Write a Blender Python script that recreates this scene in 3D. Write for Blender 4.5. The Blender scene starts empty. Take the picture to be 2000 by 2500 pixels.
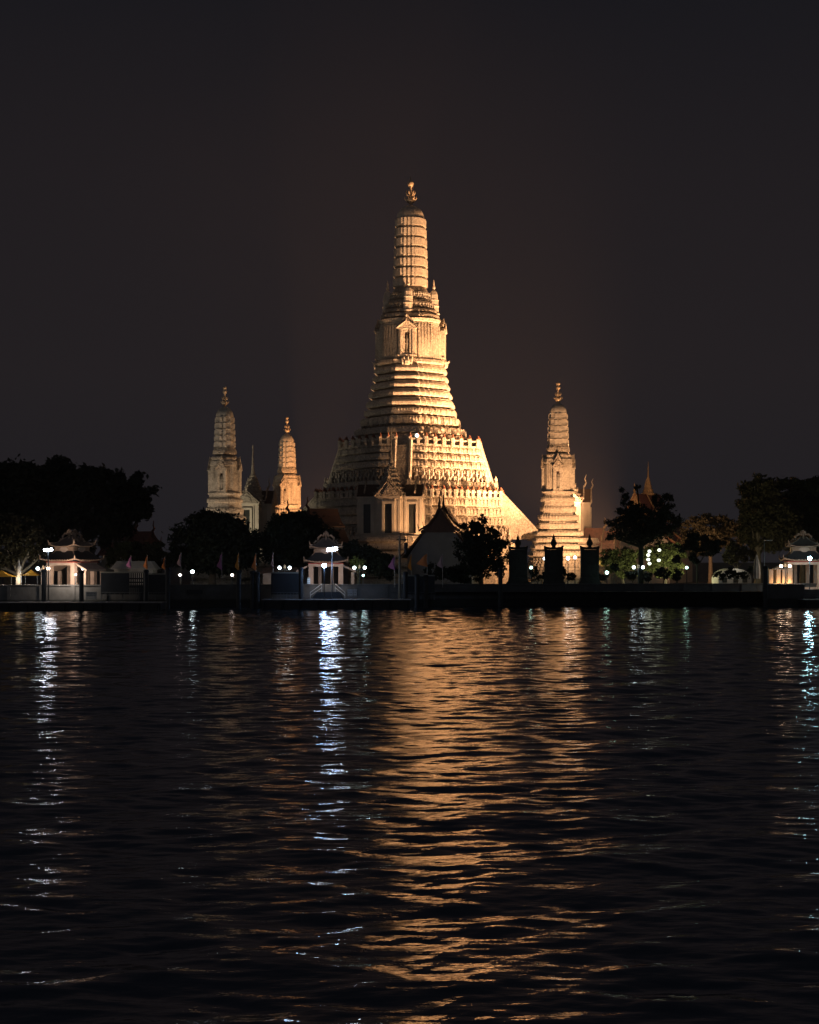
import bpy, math, random
import numpy as np
from mathutils import Vector, Matrix, noise
R = math.radians
sc = bpy.context.scene
COL = sc.collection
random.seed(7)

# ---------------------------------------------------------------- camera, sky, light, exposure
F, EYE, HY = 3735.0, 6.27, 1368.0          # focal length in pixels of a 2000 px wide frame, eye height, horizon row
cam_d = bpy.data.cameras.new('camera')
cam = bpy.data.objects.new('camera', cam_d); COL.objects.link(cam)
cam.location = (0, 0, EYE); cam.rotation_euler = (R(90), 0, 0)
cam_d.sensor_fit = 'HORIZONTAL'; cam_d.sensor_width = 24.0
cam_d.lens = F / 2000 * 24.0
cam_d.shift_y = (HY - 1250) / 2000.0
cam_d.clip_start = 0.5; cam_d.clip_end = 6000
sc.camera = cam

w = bpy.data.worlds.new('World'); sc.world = w; w.use_nodes = True
nt = w.node_tree; bg = nt.nodes['Background']
tc = nt.nodes.new('ShaderNodeTexCoord'); sp = nt.nodes.new('ShaderNodeSeparateXYZ'); rp = nt.nodes.new('ShaderNodeValToRGB')
nt.links.new(tc.outputs['Generated'], sp.inputs[0]); nt.links.new(sp.outputs['Z'], rp.inputs[0])
nt.links.new(rp.outputs[0], bg.inputs[0])
e = rp.color_ramp.elements
e[0].position = 0.0; e[0].color = (0.0142, 0.0132, 0.0162, 1)
e[1].position = 1.0; e[1].color = (0.0030, 0.0052, 0.0088, 1)
for pos, c in ((0.12, (0.0168, 0.0140, 0.0158, 1)), (0.24, (0.0138, 0.0119, 0.0140, 1)), (0.36, (0.0082, 0.0084, 0.0112, 1))):
    x = e.new(pos); x.color = c
bg.inputs[1].default_value = 1.0

sl = bpy.data.lights.new('city_glow', 'SUN'); sl.energy = 0.052; sl.angle = R(40); sl.color = (0.92, 0.93, 1.0)
so = bpy.data.objects.new('city_glow', sl); COL.objects.link(so); so.rotation_euler = (R(68), 0, R(-8))

sc.view_settings.view_transform = 'Standard'; sc.view_settings.look = 'None'
sc.view_settings.exposure = 0; sc.view_settings.gamma = 1
sc.cycles.max_bounces = 5; sc.cycles.diffuse_bounces = 2; sc.cycles.glossy_bounces = 3; sc.cycles.volume_bounces = 0
sc.cycles.caustics_reflective = False; sc.cycles.caustics_refractive = False
sc.cycles.sample_clamp_indirect = 8.0; sc.cycles.use_denoising = True

YAW = R(-6)                                   # the temple square is turned six degrees to the river
CX, CY = 0.22, 283.0                          # axis of the central tower
GZ = 2.0                                      # temple ground
def P(px, py, D):                             # where a point seen at (px, py) stands when it is D metres away
    return ((px - 1000) / F * D, D, EYE + (HY - py) / F * D)
def WD(px): return 203 + 13 * px / 2000.0     # distance of the river wall
def loc2w(x, y):
    c, s = math.cos(YAW), math.sin(YAW)
    return (CX + x * c - y * s, CY + x * s + y * c)

def flood(name, loc, target, power, angle, color, size=1.5, blend=0.5):
    l = bpy.data.lights.new(name, 'SPOT'); l.energy = power; l.spot_size = R(angle); l.spot_blend = blend
    l.color = color; l.shadow_soft_size = size
    o = bpy.data.objects.new(name, l); COL.objects.link(o); o.location = loc
    o.rotation_euler = (Vector(target) - Vector(loc)).to_track_quat('-Z', 'Y').to_euler()
    return o
WARM = (1.0, 0.515, 0.245); GREEN = (0.70, 1.0, 0.60); ORANGE = (1.0, 0.46, 0.19)
def fl(name, lx, ly, z, tx, ty, tz, power, ang, col, size=1.2, blend=0.5):
    a = loc2w(lx, ly); b = loc2w(tx, ty)
    return flood(name, (a[0], a[1], z), (b[0], b[1], tz), power, ang, col, size, blend)
# floodlights on the temple, from the river side and the north side
fl('floodlight', 43, -24, 4, 1, -1, 27, 185000, 72, WARM, 0.4, 1)
fl('floodlight', 38, -22, 4, 0, 0, 64, 740000, 78, WARM, 0.4, 1)
fl('floodlight', 12, -10, 27.5, 1, -1, 44, 9000, 100, WARM, 0.3, 1)
fl('floodlight', 19, -12, 18.2, 5, -3, 27, 6500, 110, WARM, 0.3, 1)
fl('floodlight', -28, 46, 6, 0, 0, 48, 240000, 80, WARM, 0.5, 1)
fl('floodlight', -26, -30, 3, -11, -8, 16, 15000, 90, GREEN, 0.4, 1)
fl('floodlight', 32, -49, 3, 27.5, -28.3, 23, 58000, 90, WARM, 0.4, 1)
fl('floodlight', 11, -35.5, 9, 0, -32, 14, 11000, 100, WARM, 0.4, 1)
fl('floodlight', -14, -34, 4, -31, -28, 24, 13000, 80, (1.0, 0.62, 0.36), 0.4, 1)
fl('floodlight', -14, 12, 8, -29, 28, 26, 62000, 80, ORANGE, 0.4, 1)
fl('floodlight', -40, -44, 3, -31, -28, 26, 10500, 70, (1.0, 0.80, 0.60), 0.4, 1)
fl('floodlight', -40, -18, 3, -29, 0, 23, 11000, 80, (1.0, 0.86, 0.62), 0.4, 1)

# ---------------------------------------------------------------- helpers
def tag(o, label=None, cat=None, group=None, kind=None):
    if label: o['label'] = label
    if cat: o['category'] = cat
    if group: o['group'] = group
    if kind: o['kind'] = kind
    return o
def thing(name, label, cat, loc=(0, 0, 0), rz=0, group=None):
    o = bpy.data.objects.new(name, None); COL.objects.link(o); o.empty_display_size = 0.3
    o.location = loc; o.rotation_euler = (0, 0, rz)
    return tag(o, label, cat, group)
def link(name, me, parent=None, loc=None, rz=None):
    o = bpy.data.objects.new(name, me); COL.objects.link(o)
    if parent: o.parent = parent
    if loc: o.location = loc
    if rz is not None: o.rotation_euler = (0, 0, rz)
    return o
def dup(root, loc, rz=None, label=None, scale=None):
    r = root.copy(); COL.objects.link(r); r.location = loc
    if rz is not None: r.rotation_euler = (0, 0, rz)
    if scale: r.scale = scale
    if label: r['label'] = label
    for ch in list(root.children):
        c = ch.copy(); COL.objects.link(c); c.parent = r
        for g in list(ch.children):
            d = g.copy(); COL.objects.link(d); d.parent = c
    return r

class MB:
    def __init__(s): s.v = []; s.f = []
    def add(s, vs, fs, M=None):
        b = len(s.v)
        s.v += [tuple(M @ Vector(p)) for p in vs] if M else [tuple(p) for p in vs]
        s.f += [tuple(i + b for i in f) for f in fs]
        return s
    def box(s, x0, x1, y0, y1, z0, z1, M=None, tx=0, ty=0):     # tx, ty: taper of the top
        v = [(x0,y0,z0),(x1,y0,z0),(x1,y1,z0),(x0,y1,z0),(x0+tx,y0+ty,z1),(x1-tx,y0+ty,z1),(x1-tx,y1-ty,z1),(x0+tx,y1-ty,z1)]
        return s.add(v, [(3,2,1,0),(4,5,6,7),(0,1,5,4),(1,2,6,5),(2,3,7,6),(3,0,4,7)], M)
    def tube(s, pts, rad, n=8, M=None):
        pts = [Vector(p) for p in pts]; vs = []; fs = []
        if not isinstance(rad, (list, tuple)): rad = [rad] * len(pts)
        for i, p in enumerate(pts):
            d = (pts[min(i+1, len(pts)-1)] - pts[max(i-1, 0)]).normalized()
            a = d.orthogonal().normalized() if i == 0 else (a - a.dot(d) * d).normalized()
            b = d.cross(a)
            for k in range(n):
                t = 2*math.pi*k/n
                vs.append(p + rad[i] * (math.cos(t)*a + math.sin(t)*b))
        for i in range(len(pts)-1):
            for k in range(n):
                k2 = (k+1) % n
                fs.append((i*n+k, i*n+k2, (i+1)*n+k2, (i+1)*n+k))
        fs.append(tuple(range(n-1, -1, -1))); fs.append(tuple((len(pts)-1)*n + k for k in range(n)))
        return s.add(vs, fs, M)
    def loft(s, rings, M=None, cap=True):
        n = len(rings[0]); vs = [p for r in rings for p in r]; fs = []
        for i in range(len(rings)-1):
            for k in range(n):
                k2 = (k+1) % n
                fs.append((i*n+k, i*n+k2, (i+1)*n+k2, (i+1)*n+k))
        if cap:
            fs.append(tuple(range(n-1, -1, -1))); fs.append(tuple((len(rings)-1)*n + k for k in range(n)))
        return s.add(vs, fs, M)
    def lathe(s, prof, n=16, M=None, c=(0, 0)):                 # prof: (r, z)
        return s.loft([[(c[0]+r*math.cos(2*math.pi*k/n), c[1]+r*math.sin(2*math.pi*k/n), z) for k in range(n)] for r, z in prof], M)
    def ball(s, c, r, n=12, sz=1.0, M=None):
        m = n//2
        return s.lathe([(max(1e-4, r*math.sin(math.pi*i/m)), c[2]-r*sz*math.cos(math.pi*i/m)) for i in range(m+1)], n, M, (c[0], c[1]))
    def prism(s, poly, y0, y1, M=None):                         # poly in x,z, pushed along y
        n = len(poly)
        v = [(x, y0, z) for x, z in poly] + [(x, y1, z) for x, z in poly]
        return s.add(v, [tuple(range(n)), tuple(range(2*n-1, n-1, -1))] + [((i+1) % n, i, i+n, (i+1) % n+n) for i in range(n)], M)
    def mesh(s, name, m, smooth=False):
        me = bpy.data.meshes.new(name); me.from_pydata(s.v, [], s.f); me.validate()
        me.materials.append(m)
        if smooth: me.polygons.foreach_set('use_smooth', [True]*len(me.polygons))
        return me
    def obj(s, name, m, parent=None, smooth=False, loc=None, rz=None):
        return link(name, s.mesh(name, m, smooth), parent, loc, rz)

def mat(name, col, rough=0.7, var=0.0, vscale=2.0, bump=0.0, bscale=8.0, bdist=0.05, metal=0.0, spec=0.3, emit=None, es=0.0, col2=None, stretch=None):
    m = bpy.data.materials.new(name); m.use_nodes = True
    t = m.node_tree; b = t.nodes['Principled BSDF']
    b.inputs['Base Color'].default_value = (*col, 1); b.inputs['Roughness'].default_value = rough
    b.inputs['Metallic'].default_value = metal; b.inputs['Specular IOR Level'].default_value = spec
    if emit: b.inputs['Emission Color'].default_value = (*emit, 1); b.inputs['Emission Strength'].default_value = es
    if var or bump:
        g = t.nodes.new('ShaderNodeNewGeometry'); src = g.outputs['Position']
        if stretch:
            vm = t.nodes.new('ShaderNodeVectorMath'); vm.operation = 'MULTIPLY'; vm.inputs[1].default_value = stretch
            t.links.new(src, vm.inputs[0]); src = vm.outputs[0]
    if var:
        n = t.nodes.new('ShaderNodeTexNoise'); n.inputs['Scale'].default_value = vscale; n.inputs['Detail'].default_value = 5
        t.links.new(src, n.inputs['Vector'])
        mp = t.nodes.new('ShaderNodeMapRange'); mp.inputs[1].default_value = 0.3; mp.inputs[2].default_value = 0.7
        t.links.new(n.outputs[0], mp.inputs[0])
        mx = t.nodes.new('ShaderNodeMix'); mx.data_type = 'RGBA'
        c2 = col2 or tuple(c*(1-var) for c in col)
        mx.inputs[6].default_value = (*c2, 1); mx.inputs[7].default_value = (*col, 1)
        t.links.new(mp.outputs[0], mx.inputs[0]); t.links.new(mx.outputs[2], b.inputs['Base Color'])
    if bump:
        n = t.nodes.new('ShaderNodeTexNoise'); n.inputs['Scale'].default_value = bscale; n.inputs['Detail'].default_value = 3
        t.links.new(src, n.inputs['Vector'])
        bp = t.nodes.new('ShaderNodeBump'); bp.inputs['Strength'].default_value = bump; bp.inputs['Distance'].default_value = bdist
        t.links.new(n.outputs[0], bp.inputs['Height']); t.links.new(bp.outputs[0], b.inputs['Normal'])
    return m

M_STUC = mat('porcelain_stucco', (0.74, 0.67, 0.55), 0.6, 0.3, 4.0, 0.8, 5.0, 0.15, col2=(0.50, 0.44, 0.35))
def mosaic(m, sc_=3.2, dark=(0.20, 0.15, 0.11), amt=0.45):
    t = m.node_tree; b = t.nodes['Principled BSDF']; src = b.inputs['Base Color'].links[0].from_socket
    g_ = t.nodes.new('ShaderNodeNewGeometry'); v = t.nodes.new('ShaderNodeTexVoronoi'); v.inputs['Scale'].default_value = sc_
    t.links.new(g_.outputs['Position'], v.inputs['Vector'])
    sx = t.nodes.new('ShaderNodeSeparateColor'); t.links.new(v.outputs['Color'], sx.inputs[0])
    mr = t.nodes.new('ShaderNodeMapRange'); mr.inputs[1].default_value = 0.62; mr.inputs[2].default_value = 0.75; mr.inputs[4].default_value = amt
    t.links.new(sx.outputs[0], mr.inputs[0])
    mx = t.nodes.new('ShaderNodeMix'); mx.data_type = 'RGBA'; mx.inputs[7].default_value = (*dark, 1)
    t.links.new(mr.outputs[0], mx.inputs[0]); t.links.new(src, mx.inputs[6])
    n = t.nodes.new('ShaderNodeTexNoise'); n.inputs['Scale'].default_value = 0.35; n.inputs['Detail'].default_value = 6
    t.links.new(g_.outputs['Position'], n.inputs['Vector'])
    m2 = t.nodes.new('ShaderNodeMapRange'); m2.inputs[1].default_value = 0.35; m2.inputs[2].default_value = 0.7; m2.inputs[3].default_value = 0.72; m2.inputs[4].default_value = 1.05
    t.links.new(n.outputs[0], m2.inputs[0])
    vm = t.nodes.new('ShaderNodeVectorMath'); vm.operation = 'SCALE'; t.links.new(mx.outputs[2], vm.inputs[0]); t.links.new(m2.outputs[0], vm.inputs['Scale'])
    t.links.new(vm.outputs[0], b.inputs['Base Color'])
mosaic(M_STUC, 4.0, (.26, .20, .15), .40)
M_SPIRE = mat('spire_stucco', (0.76, 0.68, 0.56), 0.6, 0.35, 2.2, 0.5, 6.0, 0.12)
M_CARV = mat('carved_stucco', (0.66, 0.58, 0.46), 0.6, 0.55, 2.6, 1.0, 4.5, 0.35, col2=(0.34, 0.28, 0.22))
M_SMOOTH = mat('smooth_plaster', (0.70, 0.62, 0.50), 0.7, 0.25, 0.7, 0.2, 5.0, 0.1)
M_FRZ = mat('recess_shade_frieze', (0.30, 0.24, 0.19), 0.8, 0.4, 3.0)  # dark colour stands in for shade in the recess behind the guardians
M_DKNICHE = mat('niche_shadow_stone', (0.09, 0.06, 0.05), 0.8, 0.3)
M_FIG = mat('figure_plaster', (0.55, 0.50, 0.42), 0.6, 0.4, 3.0)
M_TIP = mat('terracotta_tip', (0.30, 0.13, 0.08), 0.7)
M_GOLD = mat('gilded_metal', (0.72, 0.56, 0.38), 0.45, metal=0.3)
M_GLASS = mat('dark_window_glass', (0.05, 0.055, 0.05), 0.35, 0.5, 3.0)
M_ROOFD = mat('dark_roof_tiles', (0.10, 0.060, 0.045), 0.5, 0.4, 3.0, 0.8, 6.0, 0.08, stretch=(1, 3, 3))
M_ROOFR = mat('red_roof_tiles', (0.30, 0.12, 0.09), 0.6, 0.35, 2.0, 0.6, 6.0, 0.08)
M_WHITE = mat('white_plaster', (0.42, 0.40, 0.37), 0.75, 0.25, 1.0)
M_GREYW = mat('grey_gable_plaster', (0.21, 0.185, 0.17), 0.8, 0.2, 0.8)
M_TRIM = mat('dark_carved_wood', (0.10, 0.05, 0.035), 0.6, 0.4, 4.0)
M_PAV = mat('pavilion_plaster', (0.52, 0.40, 0.33), 0.75, 0.25, 1.5)
M_PTILE = mat('pavilion_tiles', (0.035, 0.036, 0.04), 0.5, 0.3, 3.0)
M_PRIDGE = mat('pavilion_ridge_plaster', (0.34, 0.235, 0.17), 0.75, 0.4, 4.0)
M_RED = mat('red_lacquer_beam', (0.28, 0.05, 0.04), 0.5)
M_STEEL = mat('painted_steel', (0.10, 0.11, 0.12), 0.5, 0.3, 4.0)
M_PILE = mat('tarred_pile', (0.045, 0.05, 0.055), 0.6, 0.4, 2.0, 0.4, 6.0)
M_DARK = mat('dark_pier_paint', (0.02, 0.024, 0.03), 0.6, 0.3, 1.0)
M_HULL = mat('pontoon_hull', (0.008, 0.011, 0.015), 0.5, 0.3, 1.0)
M_SIGN = mat('sign_board', (0.42, 0.42, 0.40), 0.6)
M_INK = mat('sign_lettering', (0.06, 0.06, 0.07), 0.7)
M_STELE = mat('dark_stone', (0.030, 0.030, 0.032), 0.7, 0.5, 2.0, 0.6, 5.0, 0.1)
M_LEAF = mat('dark_leaves', (0.026, 0.034, 0.022), 0.7, 0.6, 0.5)
M_LEAFG = mat('green_leaves', (0.080, 0.092, 0.034), 0.6, 0.6, 0.8)
M_LEAFB = mat('brown_green_leaves', (0.050, 0.046, 0.026), 0.7, 0.6, 0.5)
M_BARK = mat('bark', (0.13, 0.11, 0.085), 0.85, 0.5, 5.0)
M_CLOTHP = mat('purple_cloth', (0.30, 0.12, 0.24), 0.8)
M_CLOTHO = mat('orange_cloth', (0.55, 0.19, 0.06), 0.8)
M_CLOTHY = mat('saffron_cloth', (0.55, 0.25, 0.05), 0.8)
M_CLOTHR = mat('red_white_cloth', (0.40, 0.28, 0.30), 0.8)
M_TENT = mat('yellow_canvas', (0.75, 0.42, 0.06), 0.7, 0.2, 1.0)
M_CANV = mat('white_canvas', (0.45, 0.38, 0.32), 0.8, 0.3, 2.0)
def lamp_mat(n, c, s): return mat(n, (0.8, 0.8, 0.8), 0.5, emit=c, es=s)
L_GLOBE = lamp_mat('lit_globe', (0.78, 0.95, 0.98), 12)
L_WARM = lamp_mat('lit_warm_globe', (1.0, 0.72, 0.50), 14)
L_BLUE = lamp_mat('lit_blue_white', (0.70, 0.83, 1.0), 62)
L_TEAL = lamp_mat('lit_teal', (0.5, 0.98, 0.95), 12)
L_AMB = lamp_mat('lit_amber', (1.0, 0.55, 0.15), 14)

# ---------------------------------------------------------------- river
def build_river():
    def rows():
        y = 15.0; out = []
        while y < 232:
            out.append(y); y += 0.075 if y < 45 else (0.11 if y < 75 else (0.18 if y < 120 else 0.28))
        return np.array(out)
    Y = rows(); n = 860
    t = np.linspace(-1, 1, n); t = np.sign(t) * (np.abs(t) * 0.31 + 0.16 * np.abs(t)**6)
    X = t[None, :] * (Y[:, None] + 6); Yg = np.repeat(Y[:, None], n, 1)
    rng = np.random.default_rng(5)
    Z = np.zeros_like(X); dX = np.zeros_like(X)
    N = 96
    for i in range(N):
        u = i / (N - 1)
        lam = 0.29 * (7.0/0.29) ** u
        th = rng.normal(0, 0.45) + math.pi/2 + 0.10
        k = 2*math.pi/lam; slope = 0.0198 * (0.65 + 0.7*rng.random()) * (0.78 if lam < 0.7 else 1.12)
        if lam > 2.2: slope *= 0.5
        ph = rng.random() * 6.283
        A = slope / k
        arg = k*(X*math.cos(th) + Yg*math.sin(th)) + ph
        step = np.where(Yg < 45, .075, np.where(Yg < 75, .11, np.where(Yg < 120, .18, .28)))
        fade = np.clip(lam/step/3.0 - 0.4, 0, 1)
        env = 0.75 + 0.35*np.sin(X*0.11*rng.normal() + Yg*0.09*rng.normal() + rng.random()*6) + 0.25*np.sin(X*.35*rng.normal() + Yg*.3*rng.normal() + rng.random()*6)
        Z += A * fade * env * (np.sin(arg) + 0.18*np.sin(2*arg + 0.6))
    nr = len(Y)
    co = np.stack([X, Yg, Z], -1).reshape(-1, 3)
    idx = np.arange(nr*n).reshape(nr, n)
    q = np.stack([idx[:-1, :-1], idx[:-1, 1:], idx[1:, 1:], idx[1:, :-1]], -1).reshape(-1, 4)
    ext = np.array([(-900, -60, -0.12), (900, -60, -0.12), (900, 240, -0.12), (-900, 240, -0.12)])
    b = len(co); co = np.concatenate([co, ext]); q = np.concatenate([q, [[b, b+1, b+2, b+3]]])
    me = bpy.data.meshes.new('river'); me.vertices.add(len(co)); me.vertices.foreach_set('co', co.ravel().astype(np.float32))
    me.loops.add(q.size); me.loops.foreach_set('vertex_index', q.ravel().astype(np.int32))
    me.polygons.add(len(q)); me.polygons.foreach_set('loop_start', np.arange(0, q.size, 4, dtype=np.int32))
    me.polygons.foreach_set('loop_total', np.full(len(q), 4, dtype=np.int32))
    me.update(); me.polygons.foreach_set('use_smooth', np.ones(len(q), dtype=bool)); me.update()
    m = bpy.data.materials.new('river_water'); m.use_nodes = True; tr = m.node_tree; p = tr.nodes['Principled BSDF']
    p.inputs['Base Color'].default_value = (0.006, 0.018, 0.030, 1); p.inputs['Roughness'].default_value = 0.03
    p.inputs['IOR'].default_value = 2.5
    g = tr.nodes.new('ShaderNodeNewGeometry'); vm = tr.nodes.new('ShaderNodeVectorMath'); vm.operation = 'MULTIPLY'
    vm.inputs[1].default_value = (0.8, 1.7, 1.0); tr.links.new(g.outputs['Position'], vm.inputs[0])
    nz = tr.nodes.new('ShaderNodeTexNoise'); nz.inputs['Scale'].default_value = 3.2; nz.inputs['Detail'].default_value = 3
    tr.links.new(vm.outputs[0], nz.inputs['Vector'])
    bp = tr.nodes.new('ShaderNodeBump'); bp.inputs['Strength'].default_value = 0.24; bp.inputs['Distance'].default_value = 0.06
    tr.links.new(nz.outputs[0], bp.inputs['Height']); tr.links.new(bp.outputs[0], p.inputs['Normal'])
    me.materials.append(m)
    tag(link('river', me), 'dark rippled river reflecting the lit temple', 'water', kind='structure')
build_river()

# ---------------------------------------------------------------- ground and river wall
g = MB()
g.add([(-1500, 199, GZ-0.05), (1500, 219, GZ-0.05), (1500, 3000, GZ-0.05), (-1500, 3000, GZ-0.05)], [(0, 1, 2, 3)])
tag(g.obj('ground', mat('paved_ground', (0.12, 0.11, 0.10), 0.85, 0.3, 0.4)), 'paved temple ground behind the river wall', 'ground', kind='structure')

def wall_mat():
    m = mat('quay_concrete', (0.10, 0.105, 0.11), 0.8, 0.35, 0.8, 0.4, 3.0, 0.05)
    t = m.node_tree; b = t.nodes['Principled BSDF']; src = b.inputs['Base Color'].links[0].from_socket
    gg = t.nodes.new('ShaderNodeNewGeometry'); sx = t.nodes.new('ShaderNodeSeparateXYZ'); t.links.new(gg.outputs['Position'], sx.inputs[0])
    nn = t.nodes.new('ShaderNodeTexNoise'); nn.inputs['Scale'].default_value = 1.2
    ad = t.nodes.new('ShaderNodeMath'); ad.operation = 'MULTIPLY_ADD'; ad.inputs[1].default_value = 0.7
    t.links.new(nn.outputs[0], ad.inputs[0]); t.links.new(sx.outputs['Z'], ad.inputs[2])
    mr = t.nodes.new('ShaderNodeMapRange'); mr.inputs[1].default_value = 1.25; mr.inputs[2].default_value = 1.55; t.links.new(ad.outputs[0], mr.inputs[0])
    mx = t.nodes.new('ShaderNodeMix'); mx.data_type = 'RGBA'; mx.inputs[6].default_value = (0.02, 0.024, 0.024, 1)
    t.links.new(mr.outputs[0], mx.inputs[0]); t.links.new(src, mx.inputs[7]); t.links.new(mx.outputs[2], b.inputs['Base Color'])
    return m
M_QUAY = wall_mat()
wall = thing('river_wall', 'long grey concrete river wall with black tidal band', 'wall', P(1000, HY, 209.5)[:2] + (0,), math.atan2(13, 108))
L_ = 109.0
xs = -60
mb = MB(); mb.box(-160, 160, 0, 0.7, -1.5, 2.85); mb.obj('wall_panel', M_QUAY, wall)
mb = MB(); mb.box(-160, 160, -0.12, 0.82, 2.852, 3.02); mb.obj('coping', M_QUAY, wall)
for i in range(-15, 16):
    mb = MB(); mb.box(-0.22, 0.22, -0.16, -0.003, -1.0, 2.84); mb.obj('buttress', M_QUAY, wall, loc=(i*4.2 + 1.0, 0, 0))

# ---------------------------------------------------------------- towers
def plan(Rr, wr=0.31, cr=0.68, n=3, z=0.0, off=0.0):
    q = []
    x0, y0, c = Rr, Rr*wr, Rr*cr
    st = [(x0 - (x0-c)*i/n, y0 + (c-y0)*i/n) for i in range(n+1)]
    q.append(st[0])
    for i in range(1, n+1):
        q.append((st[i][0], st[i-1][1])); q.append(st[i])
    q = q + [(b, a) for a, b in reversed(q[:-1])]
    out = []
    for k in range(4):
        ca, sa = (1, 0, -1, 0)[k], (0, 1, 0, -1)[k]
        out += [(x*ca - y*sa, x*sa + y*ca, z) for x, y in q]
    return out
def loftp(mb, prof, **kw):        # prof: (z, R)
    mb.loft([plan(r, z=z, **kw) for z, r in prof])
def band(z0, z1, r0, r1, lip=0.3, dp=2.6):   # one bulging moulding course: recess, swelling, lip
    h = z1 - z0; r = lambda t: r0 + (r1-r0)*t
    return [(z0, r(0)-lip*dp), (z0+.17*h, r(0)-lip*dp), (z0+.20*h, r(.1)-.3*lip), (z0+.30*h, r(.2)+lip*.2), (z0+.55*h, r(.5)+lip*.35), (z0+.78*h, r(.7)+lip*.1), (z0+.80*h, r(.8)-.3*lip), (z0+.98*h, r(1)-.3*lip), (z1, r(1)-lip*dp)]

def petals(mb, z0, z1, r0, r1, lip, kw, sp=.62, w_=.13):
    h = z1-z0; rm = (r0+r1)/2
    for p, nr in edge_points(plan(rm+lip*.30, **kw), sp):
        Mx = Matrix.Translation(p) @ Matrix.Rotation(math.atan2(nr.x, -nr.y), 4, 'Z')
        mb.prism([(-w_, z0+.26*h), (w_, z0+.26*h), (w_, z0+.62*h), (0, z0+.86*h), (-w_, z0+.62*h)], -.11, .12, Mx)
def figure_mesh():               # a small guardian bearing the tier above with raised arms
    m = MB()
    for s in (-1, 1):
        m.tube([(s*.34, 0, 0), (s*.42, -.12, .45), (s*.16, 0, .85)], [.11, .14, .17], 6)
        m.tube([(s*.26, 0, 1.42), (s*.55, -.05, 1.38), (s*.52, 0, 1.95)], [.11, .10, .09], 6)
    m.lathe([(.22, .75), (.27, .95), (.20, 1.15), (.30, 1.42), (.12, 1.52), (.10, 1.56)], 8)
    m.lathe([(.10, 1.54), (.17, 1.66), (.15, 1.80), (.10, 1.88), (.03, 2.05)], 8)
    return m
ME_FIG = figure_mesh().mesh('guardian_figure', M_FIG, True)

def edge_points(pl, spacing):    # points with outward normal along the long edges of a plan
    out = []; n = len(pl)
    for i in range(n):
        a, b = Vector(pl[i]), Vector(pl[(i+1) % n]); d = b - a; L = d.length
        k = max(1, int(round(L/spacing)))
        if L < spacing*0.4: continue
        nrm = Vector((d.y, -d.x, 0)).normalized()
        for j in range(k):
            out.append((a + d*((j+.5)/k), nrm))
    return out

def finial(mb, z0, h, r):        # seven-pronged trident of the tower tip
    mb.lathe([(r*.28, z0), (r*.30, z0+.10*h), (r*.75, z0+.16*h), (r*.95, z0+.22*h), (r*.6, z0+.30*h), (r*.30, z0+.36*h), (r*.42, z0+.43*h),
              (r*.22, z0+.50*h), (r*.18, z0+.62*h), (r*.45, z0+.68*h), (r*.60, z0+.75*h), (r*.40, z0+.83*h), (r*.12, z0+.86*h), (r*.05, z0+h)], 12)
    for lv, rr in ((.20, 1.0), (.38, .75)):
        for k in range(6):
            a = math.pi*k/3 + 0.2
            c, s = math.cos(a), math.sin(a)
            pts = [(c*r*q*rr, s*r*q*rr, z0 + (lv + dz)*h) for q, dz in ((.3, .0), (.8, .015), (1.08, .08), (.95, .17))]
            mb.tube(pts, [r*.14, r*.15, r*.11, r*.03], 5)

def cob(mb, z0, z1, rb, rt, levels, zt, kw, rib=1.0):   # the corn-cob spire: stacked storeys, then a ribbed dome
    h = (z1 - z0)/levels; prof = []
    for i in range(levels):
        a = z0 + i*h; f = i/levels; ra = rb + (rt-rb)*f**1.3; rc = rb + (rt-rb)*((i+1)/levels)**1.3
        prof += [(a, ra*.90), (a+.10*h, ra*.90), (a+.105*h, ra*1.0), (a+.17*h, ra*1.0), (a+.175*h, ra*.95), (a+.93*h, rc*.95), (a+.935*h, rc*1.0), (a+.985*h, rc*1.0), (a+h, rc*.90)]
    for i in range(9):
        t = i/8.0; prof.append((z1 + (zt-z1)*t, max(.22, rt*.97*(1-t**2.1)**0.62)))
    loftp(mb, prof, **kw)
    # antefixes: pointed slabs standing on each storey
    for i in range(levels):
        a = z0 + i*h; f = (i+.4)/levels; ra = (rb + (rt-rb)*f**1.3)*0.97
        for p, nr in edge_points(plan(ra, **kw), 0.40*rb*rib):
            ang = math.atan2(nr.x, -nr.y)
            Mx = Matrix.Translation(p) @ Matrix.Rotation(ang, 4, 'Z')
            ww = 0.125*rb*rib
            mb.prism([(-ww, a+.18*h), (ww, a+.18*h), (ww, a+.84*h), (0, a+.92*h), (-ww, a+.84*h)], -.10*rb, .02, Mx)

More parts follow.
